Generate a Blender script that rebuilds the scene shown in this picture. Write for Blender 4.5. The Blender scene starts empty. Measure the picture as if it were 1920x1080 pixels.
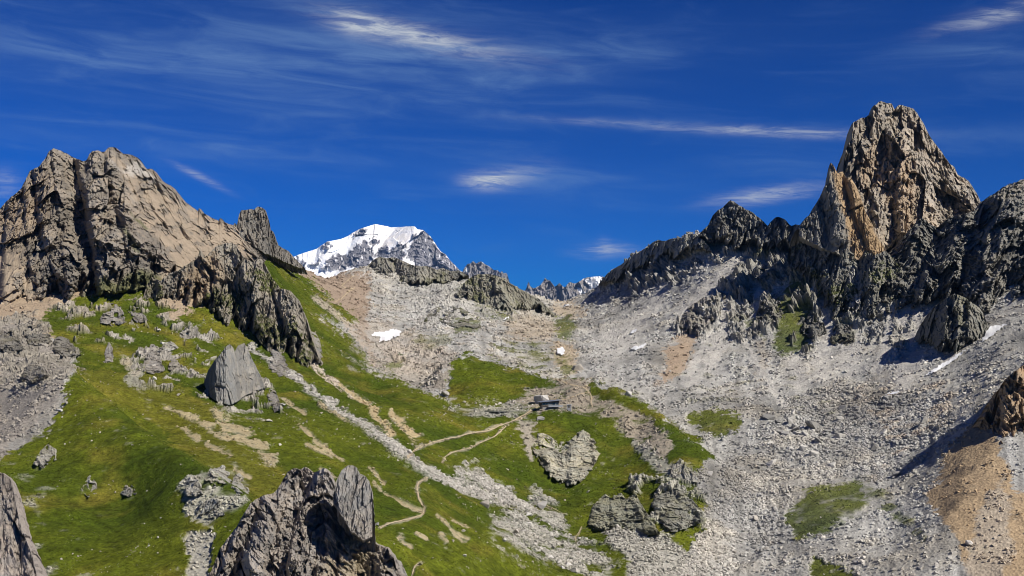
import bpy, bmesh, math, random
import numpy as np
from mathutils import Vector

# ------------------------------------------------------------------ camera
W0, H0 = 1920.0, 1080.0
F = 2318.0            # focal length in photo pixels
CX, HY = 960.0, 665.0 # principal column, horizon row
scene = bpy.context.scene
C = scene.collection
cam_d = bpy.data.cameras.new('camera')
cam = bpy.data.objects.new('camera', cam_d); C.objects.link(cam)
cam_d.sensor_width = 36.0
cam_d.lens = 36.0 * F / W0
cam_d.shift_y = (HY - H0 / 2) / W0
cam_d.clip_start = 1.0
cam_d.clip_end = 120000.0
cam.location = (0, 0, 0)
cam.rotation_euler = (math.radians(90), 0, 0)
scene.camera = cam

# ------------------------------------------------------------------ light
SUN_AZ = math.radians(128)    # clockwise from the view direction (+Y): right and behind
SUN_EL = math.radians(42)
to_sun = Vector((math.sin(SUN_AZ) * math.cos(SUN_EL), math.cos(SUN_AZ) * math.cos(SUN_EL), math.sin(SUN_EL)))
sd = bpy.data.lights.new('sun', 'SUN'); sd.energy = 4.8; sd.angle = math.radians(0.53); sd.color = (1.0, 0.94, 0.85)
sun = bpy.data.objects.new('sun', sd); C.objects.link(sun)
sun.rotation_euler = to_sun.to_track_quat('Z', 'Y').to_euler()
sun.location = (0, 0, 600)

world = bpy.data.worlds.new('World'); scene.world = world; world.use_nodes = True
wt = world.node_tree; wn = wt.nodes; wl = wt.links
for n in list(wn): wn.remove(n)


class NT:
    """small helper to write node maths"""
    def __init__(s, tree): s.t = tree
    def new(s, kind, **kw):
        n = s.t.nodes.new(kind)
        for k, v in kw.items(): setattr(n, k, v)
        return n
    def put(s, sock, v):
        if hasattr(v, 'is_linked') or isinstance(v, bpy.types.NodeSocket): s.t.links.new(v, sock)
        elif v is not None: sock.default_value = v
    def m(s, op, a, b=None, c=None, clamp=False):
        n = s.new('ShaderNodeMath', operation=op); n.use_clamp = clamp
        s.put(n.inputs[0], a)
        if b is not None: s.put(n.inputs[1], b)
        if c is not None: s.put(n.inputs[2], c)
        return n.outputs[0]
    def mix(s, f, a, b, blend='MIX'):
        n = s.new('ShaderNodeMix', data_type='RGBA', blend_type=blend)
        s.put(n.inputs[0], f); s.put(n.inputs[6], a); s.put(n.inputs[7], b)
        return n.outputs[2]
    def ramp(s, v, lo, hi, a=0.0, b=1.0):
        n = s.new('ShaderNodeMapRange'); n.interpolation_type = 'SMOOTHSTEP'
        s.put(n.inputs[0], v); n.inputs[1].default_value = lo; n.inputs[2].default_value = hi
        n.inputs[3].default_value = a; n.inputs[4].default_value = b
        return n.outputs[0]
    def xyz(s, x, y, z):
        n = s.new('ShaderNodeCombineXYZ')
        s.put(n.inputs[0], x); s.put(n.inputs[1], y); s.put(n.inputs[2], z)
        return n.outputs[0]
    def noise(s, vec, scale, detail=4, rough=0.55, dist=0.0):
        n = s.new('ShaderNodeTexNoise')
        if vec is not None: s.put(n.inputs['Vector'], vec)
        n.inputs['Scale'].default_value = scale; n.inputs['Detail'].default_value = detail
        n.inputs['Roughness'].default_value = rough; n.inputs['Distortion'].default_value = dist
        return n.outputs['Fac']


k = NT(wt)
sky = k.new('ShaderNodeTexSky', sky_type='NISHITA')
sky.sun_disc = False
sky.sun_elevation = SUN_EL; sky.sun_rotation = SUN_AZ
sky.altitude = 2600; sky.air_density = 1.0; sky.dust_density = 0.05; sky.ozone_density = 4.0
tc = k.new('ShaderNodeTexCoord')
sep = k.new('ShaderNodeSeparateXYZ'); wl.new(tc.outputs['Generated'], sep.inputs[0])
dx, dy, dz = sep.outputs
hl = k.m('SQRT', k.m('ADD', k.m('MULTIPLY', dx, dx), k.m('MULTIPLY', dy, dy)))
az = k.m('ARCTAN2', dx, dy)                     # azimuth from the view direction
el = k.m('ARCTAN2', dz, hl)                     # elevation
azs = k.m('MULTIPLY', az, 10.0); els = k.m('MULTIPLY', el, 10.0)
# wind-combed cirrus: noise pulled out along the wind
wv = k.xyz(k.m('MULTIPLY', azs, 0.45), k.m('MULTIPLY', els, 0.8), 0.3)
warp = k.noise(wv, 1.0, 3)
wrp = k.m('MULTIPLY', k.m('SUBTRACT', warp, 0.5), 1.3)
sv = k.xyz(k.m('ADD', k.m('MULTIPLY', azs, 0.55), wrp), k.m('ADD', k.m('MULTIPLY', els, 4.2), k.m('MULTIPLY', azs, 0.28)), wrp)
streak = k.noise(sv, 1.35, 7, 0.62, 0.6)
sv2 = k.xyz(k.m('MULTIPLY', azs, 1.6), k.m('ADD', k.m('MULTIPLY', els, 11.0), k.m('MULTIPLY', azs, 0.6)), wrp)
fine = k.noise(sv2, 1.6, 8, 0.68, 0.8)
veil = k.ramp(streak, 0.50, 0.80, 0.0, 0.34)


def cloud(px, py, rx, ry, tilt, amp):
    """a soft patch of cirrus at a given azimuth / elevation"""
    a0 = math.atan((px - CX) / F); e0 = math.atan((HY - py) / F * math.cos(a0))
    ca, sa = math.cos(math.radians(tilt)), math.sin(math.radians(tilt))
    du = k.m('SUBTRACT', az, a0); dv = k.m('SUBTRACT', el, e0)
    u = k.m('DIVIDE', k.m('ADD', k.m('MULTIPLY', du, ca), k.m('MULTIPLY', dv, sa)), rx / F)
    v = k.m('DIVIDE', k.m('SUBTRACT', k.m('MULTIPLY', dv, ca), k.m('MULTIPLY', du, sa)), ry / F)
    r2 = k.m('ADD', k.m('MULTIPLY', u, u), k.m('MULTIPLY', v, v))
    return k.m('MULTIPLY', k.m('POWER', 2.718, k.m('MULTIPLY', r2, -1.0)), amp)


wide = None; tuft = None
for a in [(330, 115, 560, 70, -4, .62), (760, 70, 360, 66, -8, .52), (1150, 90, 380, 40, 4, .28), (120, 245, 330, 22, -2, .35),
          (560, 300, 480, 40, -3, .26), (1000, 330, 220, 42, -6, .34), (1850, 110, 190, 40, 3, .35), (1850, 255, 170, 22, -2, .42), (1480, 300, 180, 34, 0, .24),
          (1300, 240, 330, 14, -4, .42), (640, 190, 420, 24, 3, .14)]:
    c = cloud(*a); wide = c if wide is None else k.m('ADD', wide, c)
for a in [(668, 44, 48, 20, -10, .6), (740, 58, 110, 18, -12, .5), (830, 78, 150, 20, -10, .36), (912, 338, 36, 13, 0, 1.0), (960, 330, 60, 18, 12, .3), (1440, 365, 88, 13, 6, .62),
          (1135, 470, 46, 11, 2, .55), (1132, 462, 14, 14, 0, .28), (378, 333, 44, 6, -25, .45), (1880, 28, 90, 14, 8, .5), (1330, 240, 250, 7, -4, .35), (1470, 250, 130, 8, -4, .3), (10, 345, 22, 24, -40, .3)]:
    c = cloud(*a); tuft = c if tuft is None else k.m('ADD', tuft, c)
thin = k.m('ADD', k.m('MULTIPLY', wide, k.ramp(streak, 0.34, 0.78, 0.12, 0.72)), k.m('MULTIPLY', veil, 0.22))
thin = k.m('MINIMUM', k.m('MULTIPLY', thin, k.ramp(dz, 0.0, 0.05)), 0.9)
cov = k.m('MINIMUM', k.m('MULTIPLY', k.m('MULTIPLY', tuft, k.ramp(fine, 0.34, 0.68, 0.2, 1.3)), k.ramp(dz, 0.0, 0.05)), 0.9)
# deep, polarised mountain sky
gam = k.new('ShaderNodeGamma'); wl.new(sky.outputs[0], gam.inputs[0]); gam.inputs[1].default_value = 1.4
SKYMUL = (0.004, 0.20, 0.50, 1)
skc = k.mix(1.0, gam.outputs[0], SKYMUL, 'MULTIPLY')
CLOUD = (8.0, 8.6, 9.4, 1)
skm = k.mix(cov, k.mix(thin, skc, (3.0, 5.2, 8.8, 1)), CLOUD)
bg = k.new('ShaderNodeBackground'); wl.new(skm, bg.inputs[0]); bg.inputs[1].default_value = 0.055
wo = k.new('ShaderNodeOutputWorld'); wl.new(bg.outputs[0], wo.inputs[0])

scene.cycles.filter_width = 0.9
vs = scene.view_settings
vs.view_transform = 'Standard'; vs.look = 'None'; vs.exposure = 0.28; vs.gamma = 1.0; vs.use_curve_mapping = False

# ------------------------------------------------------------------ noise in numpy
rng = np.random.default_rng(7)
random.seed(7)
PERM = rng.permutation(256); PERM = np.concatenate([PERM, PERM, PERM]).astype(np.int32)
GRAD = rng.normal(size=(256, 3)); GRAD /= np.linalg.norm(GRAD, axis=1)[:, None]
GRAD = GRAD.astype(np.float32)
RV = rng.random((256, 4)).astype(np.float32)


def hsh(ix, iy, iz):
    return PERM[PERM[PERM[ix & 255] + (iy & 255)] + (iz & 255)]


def perlin(x, y, z):
    ix, iy, iz = (np.floor(a).astype(np.int32) for a in (x, y, z))
    fx, fy, fz = (x - ix).astype(np.float32), (y - iy).astype(np.float32), (z - iz).astype(np.float32)
    ux, uy, uz = (t * t * t * (t * (t * 6 - 15) + 10) for t in (fx, fy, fz))
    out = np.zeros(np.shape(fx), np.float32)
    for a in (0, 1):
        wx = ux if a else 1 - ux
        for b in (0, 1):
            wy = uy if b else 1 - uy
            for c in (0, 1):
                g = GRAD[hsh(ix + a, iy + b, iz + c)]
                d = g[..., 0] * (fx - a) + g[..., 1] * (fy - b) + g[..., 2] * (fz - c)
                out += wx * wy * (uz if c else 1 - uz) * d
    return out * 1.6


def fbm(x, y, z, o=4, gain=0.5, lac=2.03):
    s = 0; a = 1.0; t = 0
    for i in range(o):
        s = s + a * perlin(x + 17.3 * i, y - 9.1 * i, z + 4.7 * i); t += a
        a *= gain; x, y, z = x * lac, y * lac, z * lac
    return s / t


def ridged(x, y, z, o=4, gain=0.55, lac=2.1):
    s = 0; a = 1.0; t = 0; w = 1.0
    for i in range(o):
        n = 1 - np.abs(perlin(x + 11.7 * i, y + 5.3 * i, z - 3.1 * i)) * 1.6
        n = np.clip(n, 0, 1) ** 2 * w
        s = s + a * n; t += a; w = np.clip(n * 2.0, 0, 1)
        a *= gain; x, y, z = x * lac, y * lac, z * lac
    return s / t


def cells(x, y, z):
    """voronoi: distance to nearest, second distance, random value of the cell"""
    ix, iy, iz = (np.floor(a).astype(np.int32) for a in (x, y, z))
    f1 = np.full(np.shape(x), 9.0, np.float32); f2 = f1.copy(); val = np.zeros_like(f1)
    for a in (-1, 0, 1):
        for b in (-1, 0, 1):
            for c in (-1, 0, 1):
                h = hsh(ix + a, iy + b, iz + c); r = RV[h]
                d = np.sqrt((ix + a + r[..., 0] - x) ** 2 + (iy + b + r[..., 1] - y) ** 2 + (iz + c + r[..., 2] - z) ** 2).astype(np.float32)
                n = d < f1
                f2 = np.where(n, f1, np.minimum(f2, d)); val = np.where(n, r[..., 3], val); f1 = np.where(n, d, f1)
    return f1, f2, val


RG = rng.normal(size=(256, 3)).astype(np.float32)


def facets(x, y, z):
    """broken rock: every cell is a tilted plane; returns depth, value of the cell, distance to the crack"""
    x, y, z = (np.asarray(a, np.float32) for a in (x, y, z))
    ix, iy, iz = (np.floor(a).astype(np.int32) for a in (x, y, z))
    f1 = np.full(x.shape, 9.0, np.float32); f2 = f1.copy(); bh = np.zeros(x.shape, np.int32)
    bo = [np.zeros_like(f1) for _ in range(3)]
    for a in (-1, 0, 1):
        for b in (-1, 0, 1):
            for c in (-1, 0, 1):
                h = hsh(ix + a, iy + b, iz + c); r = RV[h]
                o = (x - ix - a - r[..., 0], y - iy - b - r[..., 1], z - iz - c - r[..., 2])
                d = o[0] ** 2 + o[1] ** 2 + o[2] ** 2
                n = d < f1
                f2 = np.where(n, f1, np.minimum(f2, d)); f1 = np.where(n, d, f1); bh = np.where(n, h, bh)
                for q in range(3): bo[q] = np.where(n, o[q], bo[q])
    g = RG[bh]; val = RV[bh][..., 3]
    dep = (val - .5) + .55 * (g[..., 0] * bo[0] + g[..., 1] * bo[1] + g[..., 2] * bo[2])
    return dep, val, np.sqrt(f2) - np.sqrt(f1)


def sstep(a, b, x):
    t = np.clip((x - a) / (b - a), 0, 1)
    return t * t * (3 - 2 * t)


def poly_sd(px, py, poly):
    """signed distance (positive inside) to a polygon in picture rows and columns"""
    P = np.array(poly, float); d2 = np.full(px.shape, 1e18); ins = np.zeros(px.shape, bool)
    for i in range(len(P)):
        ax, ay = P[i]; bx, by = P[(i + 1) % len(P)]
        ex, ey = bx - ax, by - ay
        t = np.clip(((px - ax) * ex + (py - ay) * ey) / (ex * ex + ey * ey + 1e-9), 0, 1)
        d2 = np.minimum(d2, (px - ax - t * ex) ** 2 + (py - ay - t * ey) ** 2)
        if by != ay:
            ins ^= ((ay > py) != (by > py)) & (px < (bx - ax) * (py - ay) / (by - ay) + ax)
    d = np.sqrt(d2)
    return np.where(ins, d, -d)


def line_d(px, py, pts):
    """distance to a polyline and the share of the way along it"""
    P = np.array([p[:2] for p in pts], float); best = np.full(px.shape, 1e9); along = np.zeros(px.shape)
    n = len(P) - 1; side = np.zeros(px.shape)
    for i in range(n):
        ax, ay = P[i]; ex, ey = P[i + 1] - P[i]
        t = np.clip(((px - ax) * ex + (py - ay) * ey) / (ex * ex + ey * ey + 1e-9), 0, 1)
        d = np.hypot(px - ax - t * ex, py - ay - t * ey)
        m = d < best
        best = np.where(m, d, best); along = np.where(m, (i + t) / n, along)
        side = np.where(m, np.sign(ex * (py - ay) - ey * (px - ax)), side)
    return best, along, side


# ------------------------------------------------------------------ materials
def rock_material(name, rough=0.92, bump=0.6, scale=1.0, var=0.35):
    m = bpy.data.materials.new(name); m.use_nodes = True
    t = m.node_tree; q = NT(t); b = t.nodes['Principled BSDF']
    at = q.new('ShaderNodeAttribute', attribute_name='Col')
    tcn = q.new('ShaderNodeTexCoord').outputs['Object']
    n1 = q.noise(tcn, 0.9 * scale, 6, 0.7); n2 = q.noise(tcn, 0.11 * scale, 5, 0.6)
    f = q.m('ADD', q.m('MULTIPLY', q.m('SUBTRACT', n1, 0.5), var * 2.4), q.m('MULTIPLY', q.m('SUBTRACT', n2, 0.5), var * 1.6))
    f = q.m('ADD', f, 1.0)
    col = q.mix(1.0, at.outputs['Color'], q.xyz(f, f, f), 'MULTIPLY')
    t.links.new(col, b.inputs['Base Color'])
    b.inputs['Roughness'].default_value = rough; b.inputs['Specular IOR Level'].default_value = 0.15
    bp = q.new('ShaderNodeBump'); bp.inputs['Strength'].default_value = bump; bp.inputs['Distance'].default_value = 0.9 / scale
    t.links.new(q.m('ADD', n1, q.m('MULTIPLY', q.noise(tcn, 2.6 * scale, 4, 0.65), 0.5)), bp.inputs['Height'])
    t.links.new(bp.outputs[0], b.inputs['Normal'])
    return m


def ground_material():
    m = bpy.data.materials.new('alpine_ground'); m.use_nodes = True
    t = m.node_tree; q = NT(t); b = t.nodes['Principled BSDF']
    at = q.new('ShaderNodeAttribute', attribute_name='Col').outputs['Color']
    gr = q.new('ShaderNodeAttribute', attribute_name='grass').outputs['Fac']
    tcn = q.new('ShaderNodeTexCoord').outputs['Object']
    n1 = q.noise(tcn, 0.75, 6, 0.72)
    n2 = q.noise(tcn, 0.16, 5, 0.6)
    vo = q.new('ShaderNodeTexVoronoi'); t.links.new(tcn, vo.inputs['Vector']); vo.inputs['Scale'].default_value = 0.8
    st = q.m('MULTIPLY', q.m('SUBTRACT', vo.outputs['Color'], 0.5), 0.36)
    fs = q.m('ADD', q.m('ADD', q.m('MULTIPLY', q.m('SUBTRACT', n1, 0.5), 1.0), st), 1.0)
    fg = q.m('ADD', q.m('ADD', q.m('MULTIPLY', q.m('SUBTRACT', n1, 0.5), 2.6), q.m('MULTIPLY', q.m('SUBTRACT', n2, 0.5), 1.1)), 1.0)
    f = q.m('ADD', q.m('MULTIPLY', fg, gr), q.m('MULTIPLY', fs, q.m('SUBTRACT', 1.0, gr)))
    col = q.mix(1.0, at, q.xyz(f, f, f), 'MULTIPLY')
    t.links.new(col, b.inputs['Base Color'])
    b.inputs['Roughness'].default_value = 0.95; b.inputs['Specular IOR Level'].default_value = 0.08
    h = q.m('ADD', q.m('MULTIPLY', n1, 1.0), q.m('MULTIPLY', vo.outputs['Distance'], q.m('SUBTRACT', 0.8, gr)))
    bp = q.new('ShaderNodeBump'); bp.inputs['Strength'].default_value = 0.55; bp.inputs['Distance'].default_value = 0.9
    t.links.new(h, bp.inputs['Height']); t.links.new(bp.outputs[0], b.inputs['Normal'])
    return m


def plain(name, col, rough=0.8, var=0.2, scale=1.0, metal=0.0, spec=0.2, bump=0.0):
    m = bpy.data.materials.new(name); m.use_nodes = True
    t = m.node_tree; q = NT(t); b = t.nodes['Principled BSDF']
    tcn = q.new('ShaderNodeTexCoord').outputs['Object']
    n = q.noise(tcn, scale, 5, 0.65)
    f = q.m('ADD', q.m('MULTIPLY', q.m('SUBTRACT', n, 0.5), var * 2), 1.0)
    t.links.new(q.mix(1.0, (*col, 1), q.xyz(f, f, f), 'MULTIPLY'), b.inputs['Base Color'])
    b.inputs['Roughness'].default_value = rough; b.inputs['Metallic'].default_value = metal
    b.inputs['Specular IOR Level'].default_value = spec
    if bump:
        bp = q.new('ShaderNodeBump'); bp.inputs['Strength'].default_value = bump; bp.inputs['Distance'].default_value = 0.3
        t.links.new(n, bp.inputs['Height']); t.links.new(bp.outputs[0], b.inputs['Normal'])
    return m


def stone_material(name, a, b_, scale=1.5, tint=False):
    """loose stone: tone differs from stone to stone"""
    m = bpy.data.materials.new(name); m.use_nodes = True
    t = m.node_tree; q = NT(t); b = t.nodes['Principled BSDF']
    oi = q.new('ShaderNodeObjectInfo').outputs['Random']
    tcn = q.new('ShaderNodeTexCoord').outputs['Object']
    n = q.noise(tcn, scale, 5, 0.7)
    c = q.mix(oi, (*a, 1), (*b_, 1))
    f = q.m('ADD', q.m('MULTIPLY', q.m('SUBTRACT', n, 0.5), 0.9), 1.0)
    if tint:
        tn = q.new('ShaderNodeAttribute', attribute_name='tint'); tn.attribute_type = 'INSTANCER'
        c = tn.outputs['Color']; f = q.m('MULTIPLY', f, q.m('ADD', .72, q.m('MULTIPLY', oi, .6)))
    t.links.new(q.mix(1.0, c, q.xyz(f, f, f), 'MULTIPLY'), b.inputs['Base Color'])
    b.inputs['Roughness'].default_value = 0.93; b.inputs['Specular IOR Level'].default_value = 0.12
    return m


M_ground = ground_material()
M_rock = rock_material('weathered_rock', bump=0.7, var=0.30)
M_far = rock_material('far_rock_and_snow', bump=0.25, scale=0.02, var=0.10)
M_snow = plain('old_snow', (0.78, 0.785, 0.79), 0.6, 0.16, 0.35, bump=0.6)
M_path = plain('trodden_path', (0.45, 0.365, 0.235), 0.95, 0.3, 0.6, bump=0.4)
M_stone = stone_material('scree_stone', (0.20, 0.195, 0.18), (0.50, 0.48, 0.44))
M_scree = stone_material('scree_rubble', (0.2, 0.2, 0.2), (0.5, 0.5, 0.5), tint=True)
M_stone_t = stone_material('turf_stone', (0.22, 0.20, 0.17), (0.46, 0.43, 0.38))
M_tuft = stone_material('grass_tussock', (0.2, 0.2, 0.2), (0.5, 0.5, 0.5), tint=True)
M_stone_w = stone_material('pale_stone', (0.34, 0.31, 0.26), (0.58, 0.55, 0.50))


def mesh_obj(name, verts, faces, mat, parent=None, smooth=False):
    me = bpy.data.meshes.new(name)
    v = np.asarray(verts, np.float32); f = np.asarray(faces, np.int32)
    me.vertices.add(len(v)); me.vertices.foreach_set('co', v.ravel())
    nl = f.shape[1]
    me.loops.add(f.size); me.loops.foreach_set('vertex_index', f.ravel())
    me.polygons.add(len(f)); me.polygons.foreach_set('loop_start', np.arange(0, f.size, nl, dtype=np.int32))
    me.update(calc_edges=True)
    me.polygons.foreach_set('use_smooth', np.full(len(f), bool(smooth)))
    me.materials.append(mat)
    o = bpy.data.objects.new(name, me); C.objects.link(o)
    if parent: o.parent = parent
    return o


def col_attr(o, rgb, name='Col'):
    a = o.data.attributes.new(name, 'FLOAT_COLOR', 'POINT')
    c = np.ones((len(rgb), 4), np.float32); c[:, :3] = np.clip(rgb, 0.003, 0.95)
    a.data.foreach_set('color', c.ravel())


def flt_attr(o, v, name):
    a = o.data.attributes.new(name, 'FLOAT', 'POINT')
    a.data.foreach_set('value', np.asarray(v, np.float32).ravel())


def tag(o, label, cat, group=None):
    o['label'] = label; o['category'] = cat
    if group: o['group'] = group
    return o


def grid_faces(nr, nc):
    i = np.arange(nr - 1)[:, None] * nc + np.arange(nc - 1)[None, :]
    i = i.ravel()
    return np.stack([i, i + 1, i + nc + 1, i + nc], 1)


# ------------------------------------------------------------------ the lie of the land
# section lines running away from the camera: picture column -> (row, distance in metres)
SECT = {
 -250: [(1250,300),(1080,400),(900,475),(830,520),(760,600),(700,680),(640,760),(580,830),(520,900),(480,960),(470,1040),(500,1200),(580,1800)],
 0:   [(1300,290),(1080,400),(950,450),(860,505),(780,580),(710,650),(640,740),(590,810),(540,880),(500,940),(490,1000),(510,1200),(580,1800)],
 130: [(1300,290),(1080,395),(900,480),(780,545),(690,600),(696,640),(660,720),(620,770),(585,820),(555,860),(520,940),(495,1050),(510,1250),(580,1800)],
 250: [(1300,290),(1080,390),(930,465),(795,540),(803,575),(755,630),(700,695),(640,770),(580,830),(545,880),(510,960),(480,1060),(510,1300),(600,1800)],
 400: [(1300,285),(1080,380),(960,420),(880,450),(888,480),(850,535),(800,600),(740,680),(680,760),(620,820),(570,880),(510,980),(450,1090),(480,1250),(600,1800)],
 480: [(1300,280),(1080,365),(1000,395),(940,425),(944,452),(900,505),(850,560),(790,640),(730,720),(670,790),(610,870),(545,960),(475,1070),(460,1120),(500,1300),(600,1800)],
 560: [(1300,260),(1120,320),(1030,360),(980,420),(900,510),(820,600),(760,680),(700,770),(620,900),(565,1060),(520,1220),(502,1300),(540,1450),(600,1900)],
 640: [(1300,270),(1100,370),(1000,440),(900,530),(830,610),(770,700),(710,800),(660,930),(600,1120),(560,1260),(530,1360),(517,1430),(560,1700)],
 700: [(1350,300),(1100,400),(990,460),(900,550),(830,630),(780,700),(730,800),(695,870),(702,920),(690,960),(650,1060),(600,1200),(560,1330),(520,1430),(500,1500),(550,1800)],
 770: [(1350,320),(1080,430),(1000,470),(900,560),(860,610),(800,690),(760,760),(722,840),(732,890),(715,940),(680,1020),(640,1120),(590,1270),(550,1390),(515,1500),(560,1800)],
 850: [(1350,340),(1080,450),(1000,500),(920,590),(850,670),(800,740),(762,820),(745,850),(700,900),(668,935),(684,975),(660,1040),(630,1130),(590,1260),(560,1360),(525,1500),(560,1800)],
 900: [(800,755),(777,788),(768,824),(750,850),(700,900),(664,940),(684,980),(664,1040)],
 950: [(1350,370),(1080,490),(1000,560),(940,630),(880,690),(830,740),(795,772),(774,794),(768.5,824),(757,848),(720,890),(687,930),(700,975),(670,1050),(640,1130),(600,1260),(565,1380),(535,1460),(580,1800)],
 1040: [(1350,400),(1080,530),(1000,600),(920,680),(840,745),(790,778),(767,798),(757,830),(735,870),(712,905),(722,950),(690,1010),(650,1120),(620,1220),(596,1400),(582,1650),(610,1900)],
 1110: [(1350,420),(1080,545),(1000,610),(940,665),(860,730),(800,775),(775,800),(745,840),(711,880),(722,925),(690,1000),(640,1150),(590,1330),(560,1450),(545,1520),(575,1800)],
 1200: [(1350,430),(1080,545),(1000,590),(950,640),(880,700),(825,750),(800,775),(748,820),(762,870),(735,910),(680,1000),(620,1130),(560,1280),(505,1420),(485,1480),(540,1800)],
 1270: [(1350,440),(1080,550),(1000,590),(920,650),(870,690),(803,760),(810,800),(780,830),(740,890),(680,990),(600,1120),(520,1260),(460,1380),(500,1600)],
 1330: [(1350,440),(1080,560),(980,610),(900,670),(855,710),(852,735),(800,800),(740,890),(680,980),(600,1090),(520,1200),(440,1290),(465,1450),(550,1800)],
 1420: [(1350,430),(1080,555),(1000,610),(900,690),(840,750),(790,800),(740,870),(680,960),(600,1060),(540,1130),(480,1200),(440,1260),(480,1450)],
 1550: [(1350,400),(1080,530),(1000,580),(930,640),(870,700),(800,780),(740,850),(680,930),(620,1000),(560,1050),(500,1090),(460,1140),(480,1300),(560,1800)],
 1700: [(1350,380),(1080,500),(1000,550),(920,620),(850,690),(790,740),(730,800),(680,860),(640,920),(580,980),(530,1020),(480,1080),(470,1150),(510,1400)],
 1800: [(1350,390),(1080,490),(980,530),(900,580),(840,630),(780,695),(720,770),(670,825),(620,890),(570,950),(520,1000),(460,1070),(450,1150),(510,1400)],
 1900: [(1350,390),(1080,480),(960,530),(850,590),(770,650),(700,725),(640,800),(600,855),(560,900),(490,970),(430,1040),(400,1120),(460,1400)],
 2170: [(1350,390),(1080,480),(960,535),(850,600),(760,670),(700,740),(650,800),(600,860),(540,950),(480,1040),(470,1300)],
}
TPL = [(c, r, d) for c, l in SECT.items() for r, d in l]
# crest lines: the land falls away behind them
for crest in ([(130,690,600),(190,738,573),(250,790,540),(325,838,495),(400,880,450),(480,940,425)],
              [(835,690,900),(852,668,930),(872,662,940),(950,687,930),(1035,712,905)],
              [(1085,708,885),(1130,715,870),(1180,738,835),(1230,768,795),(1272,803,760),(1335,853,710)],
              [(690,692,872),(730,706,855),(770,722,840),(810,742,835),(845,757,832)]):
    for (a, b, c), (d, e, f) in zip(crest[:-1], crest[1:]):
        for t in (.0, .33, .66):
            u, v, w = a + (d - a) * t, b + (e - b) * t, c + (f - c) * t
            TPL += [(u, v, w), (u, v + 7, w * 1.045)]
TP = np.array(TPL, float)


def dom(px, ld): return np.stack([np.asarray(px) / 260.0, np.asarray(ld) * 4.2], -1)


_A = dom(TP[:, 0], np.log(TP[:, 2]))


def kern(r2): return 0.5 * r2 * np.log(r2 + 1e-12)


n_ = len(_A)
_K = kern(((_A[:, None] - _A[None]) ** 2).sum(-1)) + np.eye(n_) * 0.0006
_P = np.concatenate([np.ones((n_, 1)), _A], 1)
_S = np.linalg.solve(np.block([[_K, _P], [_P.T, np.zeros((3, 3))]]), np.concatenate([TP[:, 1], np.zeros(3)]))
GX = np.linspace(-300, 2230, 254)                      # coarse columns, 10 photo pixels apart
GL = np.linspace(math.log(220), math.log(2400), 420)
q_ = dom(*np.meshgrid(GX, GL)).reshape(-1, 2)
GE = np.empty(len(q_))
for i in range(0, len(q_), 20000):
    b_ = q_[i:i + 20000]
    GE[i:i + 20000] = kern(((b_[:, None] - _A[None]) ** 2).sum(-1)) @ _S[:n_] + _S[n_] + b_ @ _S[n_ + 1:]
GE = GE.reshape(len(GL), len(GX))                       # picture row for each (distance, column)
far_lim = np.interp(GX, [c for c in SECT], [max(d for _, d in l) if c != 900 else 1800 for c, l in SECT.items()])
# behind the last ridge the land keeps falling
for j in range(len(GX)):
    m_ = np.exp(GL) > far_lim[j]
    if m_.any():
        i0 = np.argmax(m_); base = GE[i0 - 1, j]
        GE[m_, j] = base + (GL[m_] - GL[i0 - 1]) * 160

cols = np.concatenate([np.arange(-700, -40, 14.0), np.arange(-40, 1960, 2.0), np.arange(1960, 2640, 14.0)])
NC = len(cols); NR = 560
cc = np.clip(cols, GX[0], GX[-1]); ji = np.clip(((cc - GX[0]) / (GX[1] - GX[0])).astype(int), 0, len(GX) - 2)
jf = (cc - GX[ji]) / (GX[1] - GX[0])
E = GE[:, ji] * (1 - jf) + GE[:, ji + 1] * jf           # (len(GL), NC)
runmin = np.minimum.accumulate(E, axis=0)
vis = (E <= runmin + 1.5).astype(float)
inframe = ((E > 400) & (E < 1110)).astype(float)
dE = np.abs(np.gradient(E, axis=0))
wgt = dE * (0.12 + 0.88 * vis) * (0.10 + 0.90 * inframe) + 0.22
kk = np.ones(9) / 9
wgt = np.apply_along_axis(lambda a: np.convolve(np.pad(a, 4, 'edge'), kk, 'valid'), 1, wgt)
cum = np.cumsum(wgt, axis=0); cum = (cum - cum[0]) / (cum[-1] - cum[0])
tt = np.linspace(0, 1, NR)
L = np.stack([np.interp(tt, cum[:, j], GL) for j in range(NC)], 1)
ER = np.stack([np.interp(L[:, j], GL, E[:, j]) for j in range(NC)], 1)
D = np.exp(L)
PX = np.broadcast_to(cols, D.shape).copy()
X = (PX - CX) / F * D; Z = (HY - ER) / F * D; Y = D.copy()


def project(x, y, z): return CX + x / y * F, HY - z / y * F


# ------------------------------------------------------------------ what covers the land (real surface colours)
wob = fbm(X / 22, Y / 22, Z / 22, 4) ; wob2 = fbm(X / 22 + 40, Y / 22, Z / 22 - 9, 4)
wx = PX + wob * 16; wy = ER + wob2 * 11
wxs = PX + wob * 7; wys = ER + wob2 * 5
n_lo = fbm(X / 60, Y / 60, Z / 60, 4); n_md = fbm(X / 13, Y / 13, Z / 13, 4); n_hi = fbm(X / 3.2, Y / 3.2, Z / 3.2, 3)


def pm(poly, feather=6.0, w=1):
    feather = feather * .4
    a, b = ((wx, wy) if w == 1 else (wxs, wys) if w == 2 else (PX, ER))
    return sstep(-feather, feather, poly_sd(a, b, poly) + ((n_md * 14 + n_hi * 14) if w else 0))


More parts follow.
